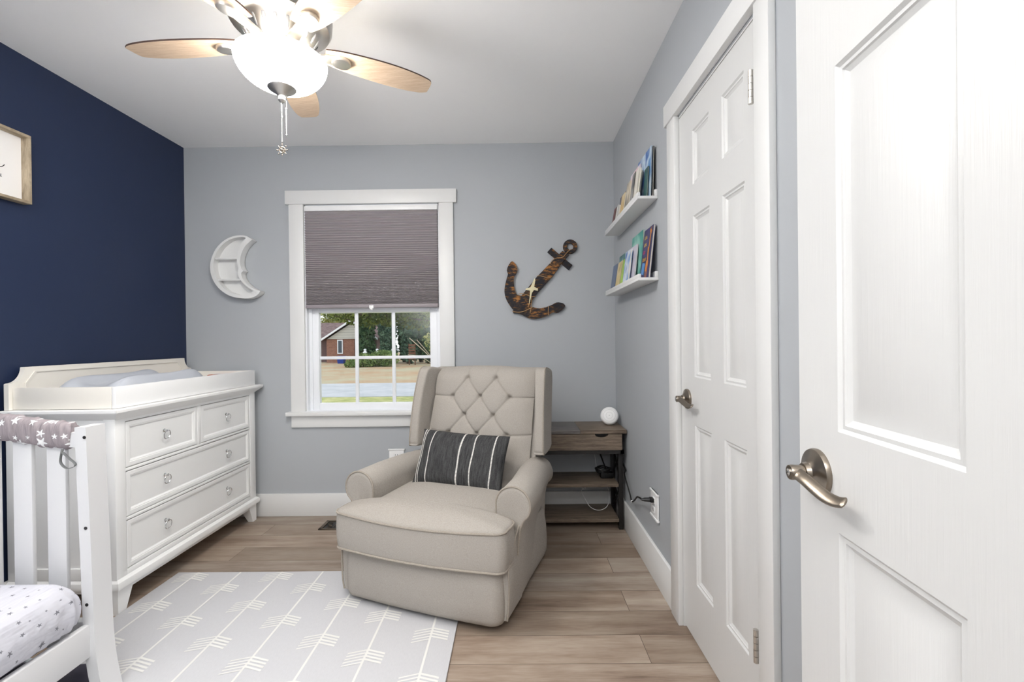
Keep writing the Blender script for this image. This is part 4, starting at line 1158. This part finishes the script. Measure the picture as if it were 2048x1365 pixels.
for pts in ([(1110, 262), (1060, 300), (1020, 345), (985, 375), (900, 388), (840, 425), (825, 465)], [(640, 630), (690, 628), (760, 645), (840, 655)], [(385, 880), (430, 868), (500, 885), (570, 912), (625, 905)], [(300, 1108), (360, 1122), (440, 1118), (520, 1085), (585, 1055)], [(800, 1035), (796, 1100), (798, 1170)], [(550, 900), (535, 1000), (525, 1060)], [(565, 910), (570, 1000), (548, 1140)]):
    q = [ap(*p) for p in pts]; m.tube(spline([(x, YB-.030, z) for x, z in q], 5), .0019, 6)
obj('twine', m, M['rope'], an)
star = [(612, 655), (622, 690), (604, 780), (655, 800), (655, 835), (602, 822), (575, 860), (560, 930), (540, 1010), (530, 1030), (545, 900), (548, 830), (485, 822), (490, 800), (552, 785), (590, 700)]
m = ppoly(star, YB-.038, YB-.029, .002); obj('starfish', m, M['starfish'], an)

# ------------------------------------------------------------------ outdoors seen through the window
zg = -1.05
m = MB(); m.box(-60, 40, YB+.2, 18.2, zg-.2, zg); struct('lawn_front', m, M['verge'])
m = MB(); m.box(-60, 40, 18.2, 23.9, zg-.2, zg+.02); struct('road', m, M['road'])
m = MB(); m.grid(lambda u, v: Vector((-70+110*u, 23.9+60*v, zg+.05*sin(u*30)+.12*v)), 20, 10); struct('lawn_far', m, M['lawn'])
hs = thing('house', 'brick house with brown roof and pale gable across the road', 'house', (-17.5, 48, zg))
m = MB(); m.box(-18.7, -15.95, 46, 52, zg, 1.35); obj('gable_wall', m, M['brick'], hs)
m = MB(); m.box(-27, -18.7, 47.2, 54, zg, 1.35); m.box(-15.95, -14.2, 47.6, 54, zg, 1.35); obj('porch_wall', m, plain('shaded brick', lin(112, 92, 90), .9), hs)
m = MB(); m.prism([(-18.6, 1.38), (-13.9, 1.38), (-16.15, 2.95)], 'xz', 45.9, 46.2); obj('gable', m, M['siding'], hs)
m = MB()
for a, c in (((-19.0, 1.30), (-16.15, 3.12)), ((-16.15, 3.12), (-13.5, 1.30))):
    m.prism([a, c, (c[0], c[1]+.16), (a[0], a[1]+.16)], 'xz', 45.6, 52)
m.prism([(46.4, 1.34), (50.2, 3.15), (54, 1.34)], 'yz', -28, -13.9)
obj('roof', m, M['roof'], hs)
m = MB()
for a, c in (((-19.02, 1.22), (-16.15, 3.06)), ((-16.15, 3.06), (-13.48, 1.22))): m.prism([a, c, (c[0], c[1]+.2), (a[0], a[1]+.2)], 'xz', 45.5, 45.6)
obj('roof_fascia', m, M['vinyl'], hs)
w_ = obj('house_window', MB().box(-17.6, -17.05, 45.9, 46.02, -.1, 1.3), M['vinyl'], hs)
obj('window_glass', MB().box(-17.5, -17.15, 45.88, 45.95, 0, 1.2), M['darkwin'], w_)
bn = MB(); bn.loft([[(x0_, y0_, z_) for x0_, y0_ in ((-16.9-s_, 44-s_), (-16.3+s_, 44-s_), (-16.3+s_, 44.6+s_), (-16.9-s_, 44.6+s_))] for z_, s_ in ((zg+.02, -.04), (zg+.75, .03), (zg+.8, .05))])
tag(obj('recycling_bin', bn, M['blue']), 'blue bin standing on the grass before the brick house', 'bin')

def foliage(name, label, cat, clumps, n, size, mat, trunk=None, group=None, seed=1, bark='bark'):
    R_ = random.Random(seed); m = MB()
    base = thing(name, label, cat, (clumps[0][0], clumps[0][1], zg), group=group)
    tot = sum(c[3]*c[4]*c[5] for c in clumps)
    for cx_, cy_, cz_, ra, rb, rc in clumps:
        for _ in range(int(n*ra*rb*rc/tot)):
            while True:
                p = Vector((R_.uniform(-1, 1), R_.uniform(-1, 1), R_.uniform(-1, 1)))
                if .2 < p.length < 1: break
            p = Vector((cx_+p.x*ra, cy_+p.y*rb, cz_+p.z*rc)); s_ = size*R_.uniform(.6, 1.3)
            a = Vector((R_.uniform(-1, 1), R_.uniform(-1, 1), R_.uniform(-1, 1))).normalized(); b_ = a.cross(Vector((R_.uniform(-1, 1), R_.uniform(-1, 1), R_.uniform(-1, 1)))).normalized()
            m.face([p-a*s_, p-b_*s_*.45, p+a*s_, p+b_*s_*.45])
    obj('foliage', m, mat, base, recalc=False)
    if trunk:
        t = MB()
        for path, r_ in trunk: t.tube(spline(path, 4), r_, 8)
        obj('trunk', t, M[bark], base)
    return base
ev = [(-13.95, 43.6, 6.2, M['needle'], 'dark evergreen with a thick trunk right beside the brick house'), (-12.0, 43.8, 6.8, M['needle2'], 'blue green evergreen in the middle of the far yard'), (-10.0, 43.8, 6.5, M['needle2'], 'dark blue green evergreen behind the bare twiggy bush'), (-8.05, 43.8, 6.2, M['needle'], 'dark evergreen farthest from the brick house')]
for i, (x, y, h, mt, lab) in enumerate(ev):
    foliage('evergreen_tree', lab, 'tree', [(x, y, zg+.4+h*.5, .85, .8, h*.5), (x+.1, y-.1, zg+1.2, .85, .7, 1.2), (x-.1, y, zg+3.4, .85, .75, 1.4)], 3000, .2, mt, [([(x, y, zg), (x+.05, y, zg+2), (x, y, zg+h*.8)], .25)], 'evergreens across the road', 11+i)
for i, x in enumerate((-12.6, -11.05, -9.35, -7.5)):
    foliage('evergreen_tree', 'dark evergreen in the rear row that fills the gaps between the front evergreens', 'tree', [(x, 46.3, zg+3.2, .60, .6, 3.2)], 2200, .22, M['needle'], [([(x, 46.3, zg), (x, 46.3, 3)], .2)], 'rear evergreens', 71+i)
foliage('pale_tree', 'pale yellow green tree showing above the brown roof', 'tree', [(-24.5, 66, 4.2, 3.5, 2, 1.5), (-20, 67, 4.0, 2.5, 2, 1.4)], 1800, .3, M['leafy'], [([(-23, 66, zg), (-23, 66, 4)], .25)], seed=31)
foliage('shrub', 'rounded green shrub on the lawn before the evergreens', 'shrub', [(-12.6, 39, zg+.55, 1.2, .8, .62), (-11.2, 39.5, zg+.68, 1.3, .8, .75), (-13.3, 38, zg+.3, .7, .6, .42)], 2800, .13, M['bush'], seed=41)
foliage('twiggy_bush', 'pale twiggy bush with bare arching branches beyond the road', 'bush', [(-6.6, 40.5, 1.15, 1.5, .9, .95), (-6.2, 40.5, .5, 1.4, .9, .9)], 700, .16, M['leafy'], [([(-7.0, 41, zg), (-7.6, 40.8, -.2), (-8.5, 40.6, .7), (-9.2, 40.5, 1.35)], .035), ([(-6.9, 41, zg), (-7.7, 40.8, .1), (-8.6, 40.6, 1.2)], .03), ([(-6.8, 41, zg), (-7.2, 40.8, .4), (-7.9, 40.6, 1.5)], .03), ([(-7.2, 41, zg), (-8.3, 40.8, -.3), (-9.4, 40.6, -.1)], .025)], seed=51, bark='twig')
foliage('magnolia_tree', 'broad leaved tree with low dark branches overhanging the road', 'tree', [(-4.7, 15.5, 2.2, 1.9, 1.0, .52), (-3.3, 15.6, 2.12, 1.6, 1.0, .62), (-5.0, 15.4, 1.75, .5, .4, .18), (-4.0, 15.5, 1.85, .45, .4, .2)], 4600, .075, M['leafm'],
        [([(1.5, 16.5, zg), (1.3, 16.4, 1), (1.2, 16.2, 3.4)], .22), ([(1.2, 16.2, 2.4), (-1, 15.9, 2.3), (-3, 15.7, 2.05), (-4.6, 15.5, 2.0), (-6.4, 15.4, 2.15)], .035), ([(1.2, 16.2, 2.1), (-1.2, 15.8, 1.9), (-2.6, 15.5, 1.78), (-4.0, 15.4, 1.98)], .028), ([(-4.6, 15.5, 2.0), (-5.4, 15.4, 1.85), (-6.0, 15.4, 2.0)], .02)], seed=61)
for i, (x, lab) in enumerate(((-14.85, 'white garden post nearest the brick house'), (-13.65, 'white garden post in the middle of three'), (-12.1, 'white garden post farthest from the brick house'))):
    m = MB(); m.lathe([(0, zg), (.16, zg), (.16, zg+1.05), (.2, zg+1.1), (.2, zg+1.2), (.1, zg+1.26), (.13, zg+1.42), (0, zg+1.5)], (x*.915, 42.0, 0), (0, 0, 1), 12)
    tag(obj('garden_post', m, M['vinyl']), lab, 'post', 'white garden posts')
tp_ = thing('slatted_bench', 'brown slatted wooden screen beside the dark evergreens', 'screen', (-9.25, 41.6, zg))
m = MB()
for k in range(6): m.box(-9.55, -8.95, 41.6, 41.65, zg+.5+.24*k, zg+.66+.24*k)
obj('slat', m, plain('brown timber', lin(120, 84, 66), .9), tp_)
for x in (-9.55, -9.03): obj('post', MB().box(x, x+.08, 41.65, 41.73, zg, zg+1.9), plain('brown timber post', lin(104, 74, 58), .9), tp_)

# ------------------------------------------------------------------ light
W = bpy.data.worlds.new('overcast sky'); S.world = W; W.use_nodes = True
bg = W.node_tree.nodes['Background']; bg.inputs['Color'].default_value = (.92, .96, 1, 1); bg.inputs['Strength'].default_value = 1.05
def area(name, loc, rot, sx, sy, pw, col=(1, 1, 1)):
    L_ = bpy.data.lights.new(name, 'AREA'); L_.shape = 'RECTANGLE'; L_.size = sx; L_.size_y = sy; L_.energy = pw; L_.color = col
    o = bpy.data.objects.new(name, L_); COL.objects.link(o); o.location = loc; o.rotation_euler = rot; return o
area('hall_fill_light', (0, -.75, 2.42), (0, 0, 0), .9, .6, 25, (1, .98, .96))  # added fill light in the unseen hall, shines in through the doorway

L_ = bpy.data.lights.new('ceiling_bounce_fill', 'SPOT'); L_.energy = 305; L_.spot_size = rad(112); L_.spot_blend = .7; L_.shadow_soft_size = .22; L_.color = (1, .985, .96)  # added out-of-frame spot, bounced off the ceiling to brighten the room
o = bpy.data.objects.new('ceiling_bounce_fill', L_); COL.objects.link(o); o.location = (-1.0, .45, 1.0); o.rotation_euler = (rad(196), 0, 0)

# ------------------------------------------------------------------ camera
cam = bpy.data.cameras.new('camera'); co = bpy.data.objects.new('camera', cam); COL.objects.link(co); S.camera = co
cam.sensor_width = 36; cam.lens = 930/2048*36; cam.clip_start = .01; cam.clip_end = 500
r_, yw_, pt_, H_ = -.01157492, -.00653579, -.0037803, 1.1504
a = Vector((cos(yw_), -sin(yw_), 0)); fwd = Vector((cos(pt_)*sin(yw_), cos(pt_)*cos(yw_), sin(pt_))); up = Vector((-sin(pt_)*sin(yw_), -sin(pt_)*cos(yw_), cos(pt_)))
R1 = a*cos(r_)+up*sin(r_); U1 = up*cos(r_)-a*sin(r_)
co.matrix_world = Matrix(((R1.x, U1.x, -fwd.x, 0), (R1.y, U1.y, -fwd.y, 0), (R1.z, U1.z, -fwd.z, H_), (0, 0, 0, 1)))
for o in S.objects:
    if '_w' in o: del o['_w']
vs = S.view_settings; vs.view_transform = 'Standard'; vs.look = 'None'; vs.exposure = .66; vs.gamma = 1
S.cycles.max_bounces = 10; S.cycles.diffuse_bounces = 6
